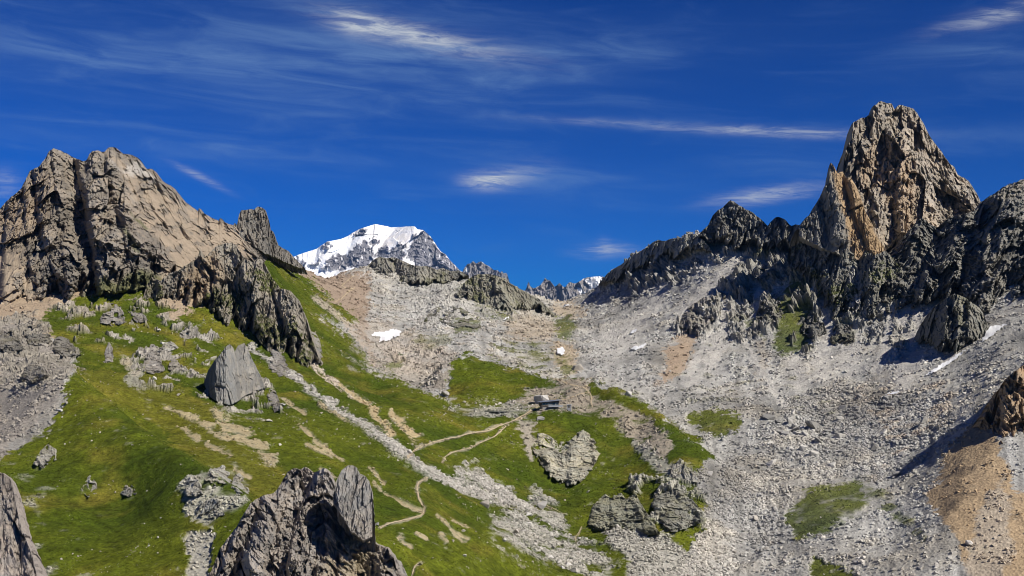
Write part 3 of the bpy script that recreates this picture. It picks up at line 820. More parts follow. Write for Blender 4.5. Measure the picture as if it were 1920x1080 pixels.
# the broken peak on the left with its tan scree slope
P1_scree = [(196,288),(214,300),(232,330),(262,390),(300,455),(325,495),(270,530),(290,560),(380,560),(430,500),(470,480),(440,424),(390,408),(340,385),(318,372),(280,350),(240,310)]
P1_low = [(-400,520),(0,475),(40,465),(66,520),(75,600),(0,640),(-400,640)]
crag('rocky_peak', [(-330,470),(-180,430),(-60,410),(0,392),(8,383),(23,367),(40,353),(55,322),(72,313),(85,297),(92,284),(100,279),(115,282),(133,293),(155,303),(163,300),(168,288),(173,282),
     (190,284),(197,283),(203,276),(217,277),(230,288),(257,293),(267,313),(287,318),(302,338),(323,350),(340,373),(360,388),(371,397),(373,390),(377,398),(383,400),(410,414),(413,408),(416,415),(437,422),(460,432),(490,450),(540,490)],
     [(-330,640),(0,610),(70,592),(130,562),(200,552),(270,540),(300,545),(360,560),(420,560),(480,520),(540,505)],
     'jagged tan and grey twin-summit rock peak with a scree slope down its right side', 'mountain',
     d0=[(-330,830),(0,815),(130,838),(270,872),(400,915),(480,985),(540,1130)], dtop=[(-330,980),(0,960),(100,985),(205,1000),(300,1015),(400,1050),(480,1090),(540,1170)],
     amp=14, L=20, dip=.22, seed=1.3, step=1.6, tops=3.5, sink=16, melt=80, thick=110, base=warm, dark=.3, bulge=0,
     ribs=[([(150,300),(166,370),(178,440),(192,545)], 13, 110, 26), ([(72,318),(84,430),(128,560)], 12, 60, 16), ([(22,370),(14,470),(4,600)], 10, 40, 12), ([(232,400),(262,450),(300,480)], 14, 40, 9), ([(120,440),(128,520),(130,560)], 8, 30, 9), ([(100,282),(108,340),(112,400)], 7, 16, 8), ([(48,345),(52,420),(60,500)], 7, 16, 8), ([(205,300),(215,360),(235,420),(262,520)], 10, 22, 7), ([(150,460),(158,560)], 6, 12, 8), ([(330,372),(345,410),(352,440)], 8, 10, 5), ([(385,402),(395,440)], 6, 10, 5), ([(265,330),(290,390),(330,440)], 7, 12, 4), ([(225,290),(250,345),(290,420)], 5, 9, 4), ([(300,345),(330,410),(380,470)], 6, 10, 4)],
     soft=[(P1_scree, 10, .24), (P1_low, 8, .14)],
     zones=[(P1_scree, 9, TANS, .92), (P1_low, 8, TANS, .9), ([(205,300),(222,320),(262,300),(300,345),(270,330),(240,330)], 5, (.5,.47,.42), .6), ([(248,395),(262,408),(284,430),(275,430)], 4, (.09,.10,.03), .85), ([(0,392),(60,320),(95,330),(80,430),(0,480)], 20, (.33,.25,.17), .5), ([(150,555),(190,520),(215,530),(260,505),(300,520),(290,560)], 10, (.085,.10,.02), .7), ([(222,420),(236,430),(262,470),(250,475)], 4, (.09,.10,.03), .6)])
crag('rock_tower', [(434,428),(440,418),(444,424),(448,402),(452,395),(467,392),(476,393),(483,387),(492,389),(498,394),(502,410),(505,437),(507,440),(508,431),(512,434),(516,448),(521,460),(540,470),(551,482),(568,500)],
     [(434,440),(470,462),(500,478),(530,492),(568,506)], 'square-topped dark grey rock tower on the ridge behind the cliffs', 'rock tower', d0=[(434,1060),(500,1075),(568,1150)],
     lean=80, amp=6, L=9, dip=-.04, seed=4.4, step=1.0, tops=2.0, thick=26, base=(.19,.175,.15), sink=8, bulge=.5)
crag('cliff', [(268,560),(275,535),(285,520),(300,527),(318,512),(335,506),(350,497),(360,490),(370,486),(375,467),(378,482),(388,478),(405,462),(425,455),(440,458),(455,480),(470,492),(490,485),(505,512),(525,540),(545,545),(560,562),(574,596),(586,640),(597,670),(607,688)],
     [(268,575),(310,592),(360,572),(410,602),(450,622),(480,655),(510,705),(545,720),(575,702),(607,690)], 'craggy grey and brown cliff band rising out of the grass below the rock tower', 'cliff',
     d0=[(268,850),(340,850),(400,852),(450,846),(510,810),(550,800),(607,815)], lean=50, amp=10, L=12.5, dip=.16, seed=7.7, step=1.4, tops=3.5, melt=110, thick=40, base=(.26,.235,.19), sink=14, green=.95, botj=16,
     ribs=[([(378,480),(392,540),(400,600)], 10, 36, 9), ([(445,470),(470,560),(500,650)], 12, 40, 9), ([(520,545),(545,620),(560,700)], 10, 30, 8), ([(300,525),(305,590)], 7, 22, 6), ([(580,590),(596,670)], 7, 14, 5)],
     zones=[([(330,520),(400,470),(420,520),(380,570),(330,560)], 12, (.36,.27,.17), .6)])
crag('rock_slab', [(383,716),(390,695),(402,676),(413,664),(425,648),(431,645),(437,652),(445,680),(453,700),(457,732)], [(383,722),(391,744),(410,756),(430,763),(457,748)],
     'huge smooth grey rock slab leaning on the grass slope', 'boulder', lean=66, amp=2.4, L=15, dip=.25, seed=2.1, step=.9, tops=1.0, thick=12, base=(.25,.245,.225), bulge=.9, sink=4, green=0, dark=.6)
crag('rock_slab', [(434,690),(440,660),(446,648),(458,643),(464,652),(470,668),(478,684),(486,700),(492,714),(494,726)], [(434,752),(450,750),(470,738),(494,730)],
     'narrow tilted grey rock slab behind the huge smooth one', 'boulder', lean=64, amp=2.4, L=12, dip=-.3, seed=12.1, step=.9, tops=1.0, thick=10, base=(.25,.235,.205), bulge=.6, sink=4)
small = [([(-20,650),(-5,632),(10,625),(22,618),(34,632),(46,655)], 'dark broken rocks at the head of the grey scree tongue'),
         ([(42,640),(50,615),(62,603),(76,602),(88,615),(98,640)], 'dark crag head above the grey scree tongue'),
         ([(96,655),(104,632),(116,626),(130,634),(140,650),(150,664)], 'dark rock step at the edge of the green crest'),
         ([(36,712),(46,690),(60,678),(78,684),(92,704)], 'low dark rock in the grey scree tongue'),
         ([(266,694),(272,668),(283,645),(290,646),(297,662),(304,682),(309,694)], 'leaning pointed grey rock in the grass left of the huge slab'),
         ([(315,692),(319,674),(328,668),(338,676),(344,692)], 'low dark rock in the grass beside a pointed grey rock'),
         ([(186,604),(192,585),(200,572),(212,566),(224,570),(231,585),(238,602)], 'brown rock knob on the turf at the foot of the peak'),
         ([(192,678),(198,655),(204,640),(210,650),(213,678)], 'thin upright grey rock on the turf crest'),
         ([(500,742),(507,728),(516,733),(524,752),(530,766)], 'dark rock below the narrow tilted slab'),
         ([(238,580),(248,565),(262,572),(270,588),(276,600)], 'broken rock ledge under the cliff band'),
         ([(575,640),(582,622),(592,620),(600,640),(606,668)], 'dark standing rock at the end of the cliff band'),
         ([(500,690),(510,655),(522,648),(533,668),(546,700)], 'tapering grey buttress below the cliff band'),
         ([(292,640),(303,628),(318,632),(328,645),(335,652)], 'flat pale rock ledge in the grass'),
         ([(150,925),(158,900),(168,890),(180,905),(184,925)], 'cluster of pale rocks in the shaded turf'),
         ([(62,870),(76,845),(90,832),(104,842),(104,862)], 'pale broken rock beside the grey scree tongue'),
         ([(343,925),(348,900),(357,888),(366,892),(374,905),(378,925)], 'lichen-spotted rock in the crest of the green spur'),
         ([(384,900),(392,880),(404,874),(418,872),(428,884),(432,902)], 'pale rock tops along the crest of the green spur'),
         ([(432,920),(438,895),(448,886),(458,900),(466,922)], 'pale rock at the crest end beside the cracked ridge'),
         ([(368,965),(378,940),(392,930),(408,935),(420,965)], 'rock rubble on the spur face below the crest rocks'),
         ([(225,925),(236,905),(250,912),(256,925)], 'small pale rock in the shaded turf of the spur')]
for i, (t_, l_) in enumerate(small):
    yb_ = [(t_[0][0], t_[0][1] + 3), ((t_[0][0] + t_[-1][0]) / 2, max(t_[0][1], t_[-1][1]) + 9), (t_[-1][0], t_[-1][1] + 3)]
    crag('rock_outcrop', t_, yb_, l_, ROCK, lean=55, amp=3.4, L=7, dip=.2, seed=20.3 + i, step=.9, tops=3.2, thick=8, base=(.2, .185, .155) if i < 4 else [greyr, palegr][i > 11], sink=5, bulge=0, green=.25, drape=9. if i < 4 else [4.2, 3.0][i > 11], frag=[1.4, 1.9][i > 11])
# near rocks
crag('rock_ridge', [(384,1090),(396,1070),(413,1027),(428,1008),(444,987),(460,958),(471,942),(493,929),(512,925),(520,918),(529,902),(540,884),(551,878),(563,880),(573,875),(585,886),(596,884),(606,878),(613,880),(622,895),(640,940),(655,975),(680,1000),(708,1022),(726,1028),(738,1042),(743,1065),(765,1090)],
     [(384,1150),(765,1150)], 'big cracked grey rock ridge breaking out of the turf with black shadowed clefts', ROCK, d0=330, dtop=[(384,338),(550,372),(640,368),(765,345)], amp=6, L=8, dip=.22, seed=41, step=1.3, tops=3, melt=0, thick=30, base=(.31,.275,.235),
     ribs=[([(545,880),(500,960),(470,1080)], 22, 26, 7), ([(600,885),(560,980),(540,1090)], 9, 40, 5), ([(470,945),(440,1010),(415,1080)], 8, 16, 4), ([(650,980),(640,1080)], 8, 30, 3)], green=.25, sink=20, dark=.6,
     zones=[([(610,990),(700,1030),(720,1090),(600,1090)], 14, (.38,.32,.22), .6)])
crag('boulder', [(625,932),(629,905),(640,882),(651,873),(661,872),(668,876),(674,888),(684,892),(692,902),(697,921),(699,945),(698,972)], [(625,945),(640,968),(660,1000),(682,1016),(698,1008)],
     'tall grey block perched on the end of the cracked rock ridge', 'boulder', d0=342, lean=76, amp=2.8, L=7, dip=-.12, seed=44, step=1.0, tops=1.2, thick=9, base=(.27,.25,.22), sink=5, bulge=1.0)
crag('rock_outcrop', [(-160,850),(-60,865),(0,886),(10,890),(20,900),(26,925),(32,955),(40,990),(52,1020),(60,1040),(68,1075),(76,1110)], [(-160,1160),(76,1160)],
     'cracked pinkish grey rock face beside the dark green turf spur', ROCK, d0=235, lean=68, amp=2.6, L=8, dip=.2, seed=51, step=1.3, tops=2, thick=14, base=(.34,.295,.25), sink=10, dark=.5)
crag('rock_outcrop', [(735,1068),(742,1048),(752,1052),(760,1070),(768,1088)], [(735,1090),(768,1096)], 'small grey rock beside the cracked rock ridge', ROCK, lean=60, amp=1.2, L=5, seed=53, step=1.0, thick=5, base=greyr, sink=5)
# outcrops below the hut
crag('rock_outcrop', [(998,838),(1001,820),(1008,812),(1019,812),(1030,817),(1041,824),(1055,828),(1066,827),(1076,819),(1082,811),(1094,805),(1103,812),(1110,818),(1118,830),(1126,846)],
     [(998,844),(1008,864),(1028,890),(1048,906),(1071,913),(1097,900),(1114,874),(1126,852)], 'pale heart-shaped slab of bare rock in the grass under the hut', ROCK, lean=42, amp=4.2, L=11, dip=-.35, seed=61, step=.9, tops=1.5, thick=7, base=(.40,.375,.29), sink=3, green=.45, bulge=0, dark=.9, drape=3.6, frag=2.6, botj=12,
     ribs=[([(1085,812),(1070,850),(1075,905)], 10, 22, 3), ([(1010,815),(1030,880)], 6, 14, 2.5)])
crag('rock_outcrop', [(1102,968),(1112,948),(1122,936),(1135,926),(1146,934),(1152,928),(1165,924),(1174,936),(1182,930),(1192,926),(1203,946),(1215,964),(1227,982),(1238,1002)], [(1102,985),(1130,995),(1160,992),(1200,1002),(1225,1006),(1238,1005)],
     'lichen-grey outcrop with black clefts at the bottom of the meadow', ROCK, lean=55, amp=5, L=10, dip=.35, drape=6, bulge=0, seed=66, step=.9, tops=2, thick=10, base=(.27,.265,.20), sink=4, green=.3, ribs=[([(1190,926),(1205,965),(1225,1003)], 12, 18, 4), ([(1148,930),(1150,990)], 6, 18, 2.5)])
crag('rock_outcrop', [(1221,945),(1228,922),(1236,910),(1250,905),(1262,904),(1274,910),(1288,922),(1300,938),(1308,948),(1320,972)], [(1221,950),(1240,984),(1260,1000),(1285,994),(1320,978)],
     'rounded dark outcrop with a pale foot beside the grey scree', ROCK, lean=52, amp=4, L=11, dip=.25, seed=69, step=.9, tops=1.4, thick=10, base=(.22,.215,.175), sink=4, green=.3, bulge=0, drape=7)
crag('rock_outcrop', [(1258,880),(1270,868),(1285,872),(1300,884),(1312,900)], [(1258,890),(1285,902),(1312,908)], 'small rough outcrop between the meadow and the scree', ROCK, lean=45, amp=2, L=7, seed=72, step=1.0, thick=6, base=palegr, sink=4, green=.4)
# orange crag at the right edge
crag('crag', [(1836,800),(1844,782),(1852,766),(1860,752),(1870,735),(1878,728),(1888,710),(1898,700),(1908,694),(1922,682),(1940,662),(1990,640),(2050,575),(2126,470),(2250,440)], [(1836,806),(1860,832),(1878,862),(1895,915),(1920,945),(2000,850),(2126,720),(2250,690)],
     'orange-brown crag with dark shadows above the ochre gully', 'crag', d0=[(1836,640),(1880,615),(1920,600),(2000,630),(2126,740),(2250,800)], lean=66, amp=8, L=11, dip=.25, seed=75, step=1.4, tops=3, melt=40, thick=26, base=(.32,.235,.15), sink=8, bulge=.2, ribs=[([(1895,705),(1885,800),(1890,880)], 12, 30, 7), ([(1860,755),(1865,830)], 8, 18, 5)])

# the great rock spire on the right
crag('rock_spire', [(1568,420),(1574,360),(1580,325),(1585,283),(1591,268),(1597,262),(1598,240),(1600,229),(1606,226),(1613,222),(1625,219),(1636,211),(1637,199),(1644,196),(1647,191),(1652,189),(1662,193),(1672,194),(1676,203),(1679,207),(1682,199),(1687,196),(1697,199),(1706,202),(1713,204),(1719,211),(1726,222),(1733,234),(1743,255),(1754,270),(1766,285),(1773,296),(1780,306),(1790,314),(1796,328),(1803,331),(1815,338),(1826,354),(1832,364),(1840,380),(1860,420)],
     [(1568,480),(1640,490),(1690,470),(1740,450),(1800,430),(1860,430)], 'towering jagged grey and ochre rock spire above the dark crags', 'mountain', d0=[(1568,1090),(1700,1085),(1860,1110)], dtop=[(1568,1130),(1650,1190),(1700,1195),(1780,1180),(1860,1150)],
     amp=13, L=17, dip=-.32, seed=81, step=1.2, tops=3, melt=30, thick=90, base=(.33,.285,.225), sink=25, bulge=0, dark=.55,
     ribs=[([(1652,192),(1636,260),(1620,330)], 20, 26, 9), ([(1690,250),(1700,320),(1712,450)], 34, 60, 22), ([(1713,206),(1760,300),(1830,400)], 22, 30, 12), ([(1640,360),(1650,460)], 10, 22, 7)],
     zones=[([(1650,330),(1685,260),(1720,330),(1715,440),(1690,440),(1660,380)], 14, (.36,.255,.15), .55), ([(1600,300),(1640,260),(1650,310),(1620,360)], 14, (.36,.26,.16), .5)])
crag('rock_pinnacle', [(1498,428),(1508,412),(1520,401),(1528,386),(1539,368),(1544,356),(1549,345),(1554,339),(1556,312),(1558,305),(1562,309),(1566,316),(1571,326),(1575,322),(1580,322),(1586,332),(1596,334),(1606,350),(1613,366),(1622,395),(1638,425),(1652,452),(1668,485)],
     [(1498,445),(1540,466),(1590,486),(1640,496),(1668,492)], 'ochre pinnacle and gully leaning against the foot of the great spire', 'rock pinnacle', d0=[(1498,1075),(1590,1045),(1668,1045)], lean=66, amp=6, L=13, dip=-.2, seed=85, step=1.1, tops=2.5, thick=40, base=(.24,.225,.195), sink=14, bulge=.2,
     ribs=[([(1558,308),(1566,370),(1575,440)], 24, 20, 8), ([(1592,335),(1612,400),(1640,470)], 12, 18, 7)],
     zones=[([(1552,300),(1600,325),(1640,420),(1670,490),(1600,490),(1592,440),(1580,380),(1562,345)], 8, (.365,.255,.14), .9)])
D_ = 'dark lichen-black '
crag('dark_crag', [(1640,505),(1660,480),(1680,462),(1700,440),(1716,420),(1730,408),(1745,422),(1760,426),(1775,412),(1790,404),(1812,400),(1830,394),(1842,378),(1852,370),(1863,364),(1880,352),(1891,345),(1905,342),(1918,336),(1980,322),(2100,330)],
     [(1640,560),(1700,582),(1760,572),(1790,548),(1830,584),(1860,612),(1920,592),(2100,560)], D_ + 'crag wall to the right of the great spire', 'crag', d0=[(1640,985),(1760,960),(1920,880),(2100,850)], dtop=[(1640,1040),(1760,1050),(1920,1010),(2100,1000)],
     amp=13, L=15, dip=-.15, seed=91, step=1.6, tops=4, melt=60, thick=60, base=darkr, sink=12, bulge=0, zones=[([(1850,375),(1890,345),(1960,320),(1960,355),(1880,375)], 4, (.26,.24,.20), .9)], ribs=[([(1790,405),(1770,470),(1740,560)], 26, 60, 18), ([(1880,360),(1850,450),(1830,570)], 30, 60, 22)])
crag('dark_crag', [(1484,462),(1496,446),(1510,440),(1530,446),(1545,440),(1560,455),(1580,462),(1600,474),(1625,472),(1640,478),(1660,470),(1680,490),(1704,525)], [(1484,520),(1520,562),(1560,604),(1590,582),(1612,606),(1640,592),(1704,562)],
     D_ + 'crag under the ochre pinnacle', 'crag', d0=[(1484,1085),(1560,1015),(1640,980),(1704,985)], lean=46, amp=9, L=13, dip=-.1, botj=16, seed=95, step=1.4, tops=3, melt=70, thick=30, base=(.19,.185,.16), sink=8, green=.9, zones=[([(1590,500),(1602,500),(1618,610),(1596,610)], 5, (.40,.38,.34), .9), ([(1520,520),(1535,500),(1545,590),(1530,600)], 6, (.10,.105,.03), .8), ([(1650,520),(1662,515),(1680,570),(1660,575)], 5, (.38,.36,.32), .85)], ribs=[([(1560,455),(1555,530),(1560,600)], 14, 24, 8), ([(1640,480),(1632,590)], 14, 24, 9)])
crag('dark_crag', [(1722,640),(1728,612),(1740,590),(1756,572),(1772,560),(1790,550),(1806,556),(1820,566),(1836,576),(1846,592),(1853,612)], [(1722,648),(1750,657),(1790,664),(1830,645),(1853,620)],
     D_ + 'rounded crag beside the long snow streak', 'crag', lean=55, amp=7, L=10, dip=.05, botj=10, seed=97, step=1.2, tops=2.5, melt=35, thick=25, base=(.185,.18,.155), sink=6, green=.4, ribs=[([(1785,552),(1775,610),(1770,660)], 20, 30, 8)])
crag('summit_rock', [(1310,442),(1318,432),(1330,420),(1334,410),(1338,402),(1346,394),(1354,390),(1363,380),(1370,375),(1376,378),(1384,384),(1400,393),(1410,397),(1418,404),(1430,414),(1440,424),(1447,414),(1454,408),(1461,406),(1470,411),(1476,416),(1484,424),(1492,420),(1502,424),(1512,440)],
     [(1310,447),(1340,458),(1366,470),(1400,464),(1430,470),(1470,476),(1512,474)], 'pointed dark rock summit above the grey scree chute', 'crag', d0=[(1310,1245),(1400,1205),(1512,1120)], lean=50, amp=8, L=12, dip=.1, botj=10, seed=101, step=1.1, tops=2.5, melt=35, thick=40, base=(.175,.17,.15), sink=10, ribs=[([(1370,377),(1372,430),(1385,465)], 34, 50, 10)])
crag('dark_crag', [(1126,528),(1138,514),(1150,504),(1165,496),(1180,483),(1196,474),(1213,463),(1224,454),(1233,450),(1246,452),(1260,447),(1276,446),(1293,438),(1306,440),(1320,452),(1334,468)], [(1126,531),(1160,524),(1200,506),(1240,494),(1280,480),(1310,470),(1334,474)],
     'long dark broken crag band above the pale scree, left of the pointed summit', 'crag', d0=[(1126,1440),(1200,1345),(1270,1265),(1334,1225)], lean=42, amp=7, L=12, dip=-.3, seed=104, step=1.3, tops=2, melt=30, thick=40, base=(.24,.235,.205), sink=7, botj=14, bulge=0)
mids = [([(1268,612),(1278,592),(1292,575),(1306,566),(1322,556),(1338,552),(1348,566),(1352,590)], 'grey rock rib between two pale scree chutes', greyr),
        ([(1418,592),(1426,570),(1438,556),(1452,550),(1464,562),(1470,590)], 'dark crag left of the mossy gully', darkr),
        ([(1502,622),(1510,590),(1522,575),(1534,582),(1544,604),(1550,625)], 'dark crag right of the mossy gully', darkr),
        ([(1556,640),(1566,606),(1578,590),(1592,600),(1600,620),(1606,642)], 'dark tapering crag foot standing in the scree', darkr),
        ([(1340,560),(1352,540),(1368,530),(1388,526),(1400,540),(1410,560)], 'broken grey outcrop above the rock rib', greyr),
        ([(1392,520),(1410,492),(1430,482),(1450,488),(1470,500),(1486,520)], 'broken grey crag below the pointed summit', (.2,.195,.175)),
        ([(1612,560),(1625,520),(1640,500),(1660,506),(1680,540),(1690,575)], 'dark crag shoulder below the great spire', darkr)]
for i, (t_, l_, b_) in enumerate(mids):
    yb_ = [(t_[0][0], t_[0][1] + 4), ((t_[0][0] + t_[-1][0]) / 2, max(t_[0][1], t_[-1][1]) + 14), (t_[-1][0], t_[-1][1] + 4)]
    crag('crag', t_, yb_, l_, 'crag', lean=44, amp=7, L=10, dip=-.2, seed=120.3 + i * 1.7, step=1.2, tops=3, thick=18, base=b_, sink=5, bulge=0, green=.4, drape=8, botj=12, frag=1.8)
# far side of the bowl
crag('rock_knoll', [(680,514),(688,500),(697,490),(705,484),(713,481),(725,484),(737,482),(748,486),(757,490),(773,497),(790,499),(807,500),(818,506),(830,502),(845,508),(860,507),(878,516)], [(680,518),(720,524),(742,544),(762,532),(800,544),(850,528),(878,520)],
     'dark topped rocky knoll in front of the snow mountain', 'rock knoll', d0=[(680,1450),(780,1410),(878,1460)], lean=38, amp=6, L=11, dip=.2, botj=10, bulge=0, seed=131, step=1.1, tops=1.5, melt=20, thick=40, base=(.215,.205,.17), sink=6, green=.5)
crag('rock_knoll', [(856,552),(866,536),(876,525),(886,518),(898,514),(920,514),(934,518),(946,521),(956,530),(968,538),(980,544),(992,552),(1010,560),(1020,570),(1032,582),(1044,594)], [(856,556),(890,578),(940,594),(980,584),(1010,580),(1044,600)],
     'round grass-flecked rock knoll left of the pass', 'rock knoll', d0=[(856,1350),(940,1295),(1044,1400)], lean=38, amp=6, L=11, dip=.25, botj=10, bulge=0, seed=134, step=1.1, tops=1.5, melt=26, thick=40, base=(.225,.215,.17), sink=6, green=.7)
crag('rock_knoll', [(795,602),(803,588),(812,579),(824,573),(838,571),(856,573),(870,580),(884,588),(896,602),(904,614)], [(795,606),(820,604),(850,616),(874,614),(904,618)],
     'low dark rock hump in the middle of the pale bowl', 'rock knoll', lean=38, amp=5, L=9, dip=.25, botj=8, drape=4, bulge=0, seed=137, step=1.1, tops=1.2, thick=25, base=(.20,.19,.155), sink=5, green=.8)


# ------------------------------------------------------------------ the snow mountain and the far needles
def z3(pts): return [(540 + a / 3., 400 + b / 3.) for a, b in pts]
RK = [z3(p) for p in ([(660,245),(700,160),(735,112),(770,100),(800,130),(860,215),(990,330),(850,330),(740,300)],
      [(480,250),(515,195),(560,180),(585,215),(620,160),(665,190),(645,260)], [(330,240),(380,180),(430,150),(475,205),(482,250),(420,320),(370,320)],
      [(195,310),(250,235),(310,230),(372,262),(372,292),(285,325)], [(30,235),(70,262),(110,270),(100,300),(60,300)], [(120,285),(175,262),(190,280),(150,305)],
      [(355,122),(410,88),(452,88),(440,112),(380,142)], [(448,165),(490,130),(512,150),(500,182)], [(188,185),(240,160),(246,180),(200,202)], [(700,120),(720,108),(726,130),(705,140)])]
crag('snow_mountain', [(520,505),(540,488),(553,480),(573,473),(593,467),(604,459),(613,453),(640,448),(653,442),(662,436),(673,430),(687,425),(703,420),(720,423),(733,426),(757,425),(777,424),(783,430),(793,431),(800,437),(807,443),(817,458),(827,472),(835,476),(843,487),(853,497),(863,507),(880,520),(900,540)],
     [(520,620),(900,620)], 'great white snow mountain with blue-grey rock ribs far behind the pass', 'mountain', d0=16200, dtop=[(520,17800),(700,18600),(800,18200),(900,17400)], amp=170, L=420, dip=.1, seed=201, step=.9, tops=1.2, sink=0, thick=1500,
     base=(.88,.88,.88), tonek=.10, dark=.1, rocky=RK, bulge=0, mat=M_far, botj=0,
     ribs=[([(783,430),(745,470),(720,520)], 30, 60, 260), ([(690,425),(680,470),(650,520)], 24, 30, 150), ([(620,455),(610,490)], 20, 26, 110)])
NEED = (.24, .225, .215)
crag('rock_needles', [(862,520),(868,507),(873,499),(877,495),(882,494),(887,489),(893,494),(897,491),(902,490),(909,495),(917,499),(925,506),(933,507),(938,511),(941,507),(945,513),(948,511),(951,514),(954,524),(960,545)], [(862,600),(960,600)],
     'short row of far blue-grey needles right of the snow mountain', 'mountain', d0=15500, lean=55, amp=150, L=330, dip=.05, seed=205, step=.8, tops=1.6, sink=0, thick=900, base=NEED, mat=M_far, botj=0, tonek=.6, bulge=0,
     zones=[([(899,488),(904,488),(920,498),(915,503)], 1.5, (.85,.85,.86), .9), ([(866,508),(874,498),(876,503),(870,510)], 1.2, (.85,.85,.86), .8)])
crag('rock_needles', [(975,560),(984,545),(987,540),(990,530),(992,529),(994,537),(1000,540),(1007,538),(1013,535),(1018,528),(1022,521),(1026,525),(1030,525),(1036,532),(1040,538),(1046,533),(1050,531),(1055,537),(1060,538),(1066,531),(1070,529),(1078,532),(1087,527),(1094,523),(1100,520),(1112,519),(1123,518),(1130,520),(1150,525),(1170,560)], [(975,640),(1170,640)],
     'jagged far blue-grey needles with a snow cap seen through the pass', 'mountain', d0=14500, lean=58, amp=170, L=330, dip=.03, seed=209, step=.8, tops=2.0, sink=0, thick=900, base=NEED, mat=M_far, botj=0, tonek=.6, bulge=0,
     zones=[([(1094,520),(1126,514),(1140,530),(1108,545),(1105,532)], 2, (.88,.88,.88), .95), ([(1088,540),(1094,537),(1100,550),(1090,553)], 1.5, (.88,.88,.88), .95), ([(1006,538),(1014,535),(1012,542)], 1.2, (.85,.85,.86), .8)])

# ------------------------------------------------------------------ snow patches
def patch(name, poly, lift, mat, spacing=1.2, wobble=4.5):
    P = np.array(poly, float); (xa, ya), (xb, yb) = P.min(0) - 3, P.max(0) + 3
    u, v = np.meshgrid(np.arange(xa, xb, spacing), np.arange(ya, yb, spacing * .8))
    d = gmap(u, v); sd_ = poly_sd(u + fbm(u / 5, v / 4, u * 0, 3) * wobble, v + fbm(u / 5 + 9, v / 4, u * 0, 3) * wobble, poly)
    kpt = (sd_ > 0) & (d < 1e8)
    d = np.where(kpt, d - lift - np.clip(sd_, 0, 4) * .12, 0)
    x, y, z = (u - CX) / F * d, d, (HY - v) / F * d + lift * .3
    f = grid_faces(*u.shape); kf = kpt.ravel()
    f = f[kf[f].all(1)]
    used = np.unique(f); remap = np.full(u.size, -1); remap[used] = np.arange(len(used))
    V = np.stack([x.ravel(), y.ravel(), z.ravel()], 1)[used]
    return mesh_obj(name, V, remap[f], mat, smooth=True)


SNOWS = []
for poly, l_ in [([(696,629),(704,622),(720,621),(738,616),(754,621),(748,631),(738,634),(728,641),(710,642),(712,633)], 'ragged white snow field in the pink bowl below the rocky knoll'),
                 ([(1180,628),(1186,618),(1195,614),(1192,624)], 'small snow patch high on the pale scree'),
                 ([(1182,656),(1186,650),(1200,648),(1214,641),(1208,652),(1196,657)], 'boomerang-shaped snow patch on the pale scree'),
                 ([(1042,662),(1046,654),(1056,649),(1060,658),(1056,666),(1048,664)], 'snow patch at the foot of the pale scree below the pass'),
                 ([(1726,709),(1748,693),(1775,677),(1800,660),(1814,654),(1802,667),(1780,683),(1752,699)], 'long thin snow streak along the foot of the dark crags'),
                 ([(1838,645),(1848,622),(1856,612),(1874,609),(1892,607),(1872,622),(1856,634)], 'bright snow wedge below the dark crag wall'),
                 ([(1658,741),(1668,736),(1682,734),(1690,736),(1676,740)], 'thin dirty snow strip among the grey boulders'),
                 ([(1050,574),(1062,570),(1076,571),(1064,576)], 'flat snow strip lying in the pass'),
                 ([(940,602),(946,596),(956,593),(950,602)], 'tiny snow patch under the round knoll'),
                 ([(772,572),(778,568),(788,572),(780,575)], 'tiny snow patch in the scree above the low rock hump')]:
    SNOWS.append(poly)
    tag(patch('snow_patch', poly, 1.0, M_snow), l_, 'snow patch', 'old snow patches')

# ------------------------------------------------------------------ footpaths
def path(pts, width):
    P = np.array(pts, float); seg = np.hypot(*np.diff(P, axis=0).T); s = np.concatenate([[0], np.cumsum(seg)])
    n = int(s[-1] / 2.0) + 2; t = np.linspace(0, s[-1], n)
    u = np.interp(t, s, P[:, 0]); v = np.interp(t, s, P[:, 1])
    kz = np.ones(5) / 5
    u[2:-2] = np.convolve(u, kz, 'valid'); v[2:-2] = np.convolve(v, kz, 'valid')
    u += fbm(t / 14, t * 0, t * 0 + u[0], 3) * 2.2; v += fbm(t / 14, t * 0 + 5, t * 0 + u[0], 3) * 1.4
    w = width * .5 * (1 + 1.1 * fbm(t / 7, t * 0 + 2, t * 0 + v[0], 3))
    tx, ty = np.gradient(u), np.gradient(v); q = np.hypot(tx, ty) + 1e-6
    nx, ny = -ty / q, tx / q
    rows = []
    for a in (-1, -.33, .33, 1):
        uu, vv = u + nx * w * a, v + ny * w * a * .8
        d = np.array([gdist(a_, b_) for a_, b_ in zip(uu, vv)]); d = np.minimum(d, gmap(uu, vv)) - .4
        rows.append(np.stack([(uu - CX) / F * d, d, (HY - vv) / F * d + .12], 1))
    o = mesh_obj('path', np.concatenate(rows), grid_faces(4, n), M_path, smooth=True)
    o['kind'] = 'structure'
    return o


for pts_, w_ in PATHS: path(pts_, w_)

# ------------------------------------------------------------------ the lake by the hut
zl = -36.95
lk = bmesh.new()
sh = [(906,800),(930,795),(955,796),(978,800),(985,808),(975,817),(950,823),(925,823),(908,812)]
vs_ = [lk.verts.new(((a - CX) / F * d, d, zl + .25)) for a, d in sh]
lk.faces.new(vs_)
lme = bpy.data.meshes.new('lake'); lk.to_mesh(lme); lk.free()
M_water = plain('lake_water', (.13, .13, .095), .3, .1, .05, spec=.3)
lme.materials.append(M_water); lake = bpy.data.objects.new('lake', lme); C.objects.link(lake); lake['kind'] = 'structure'

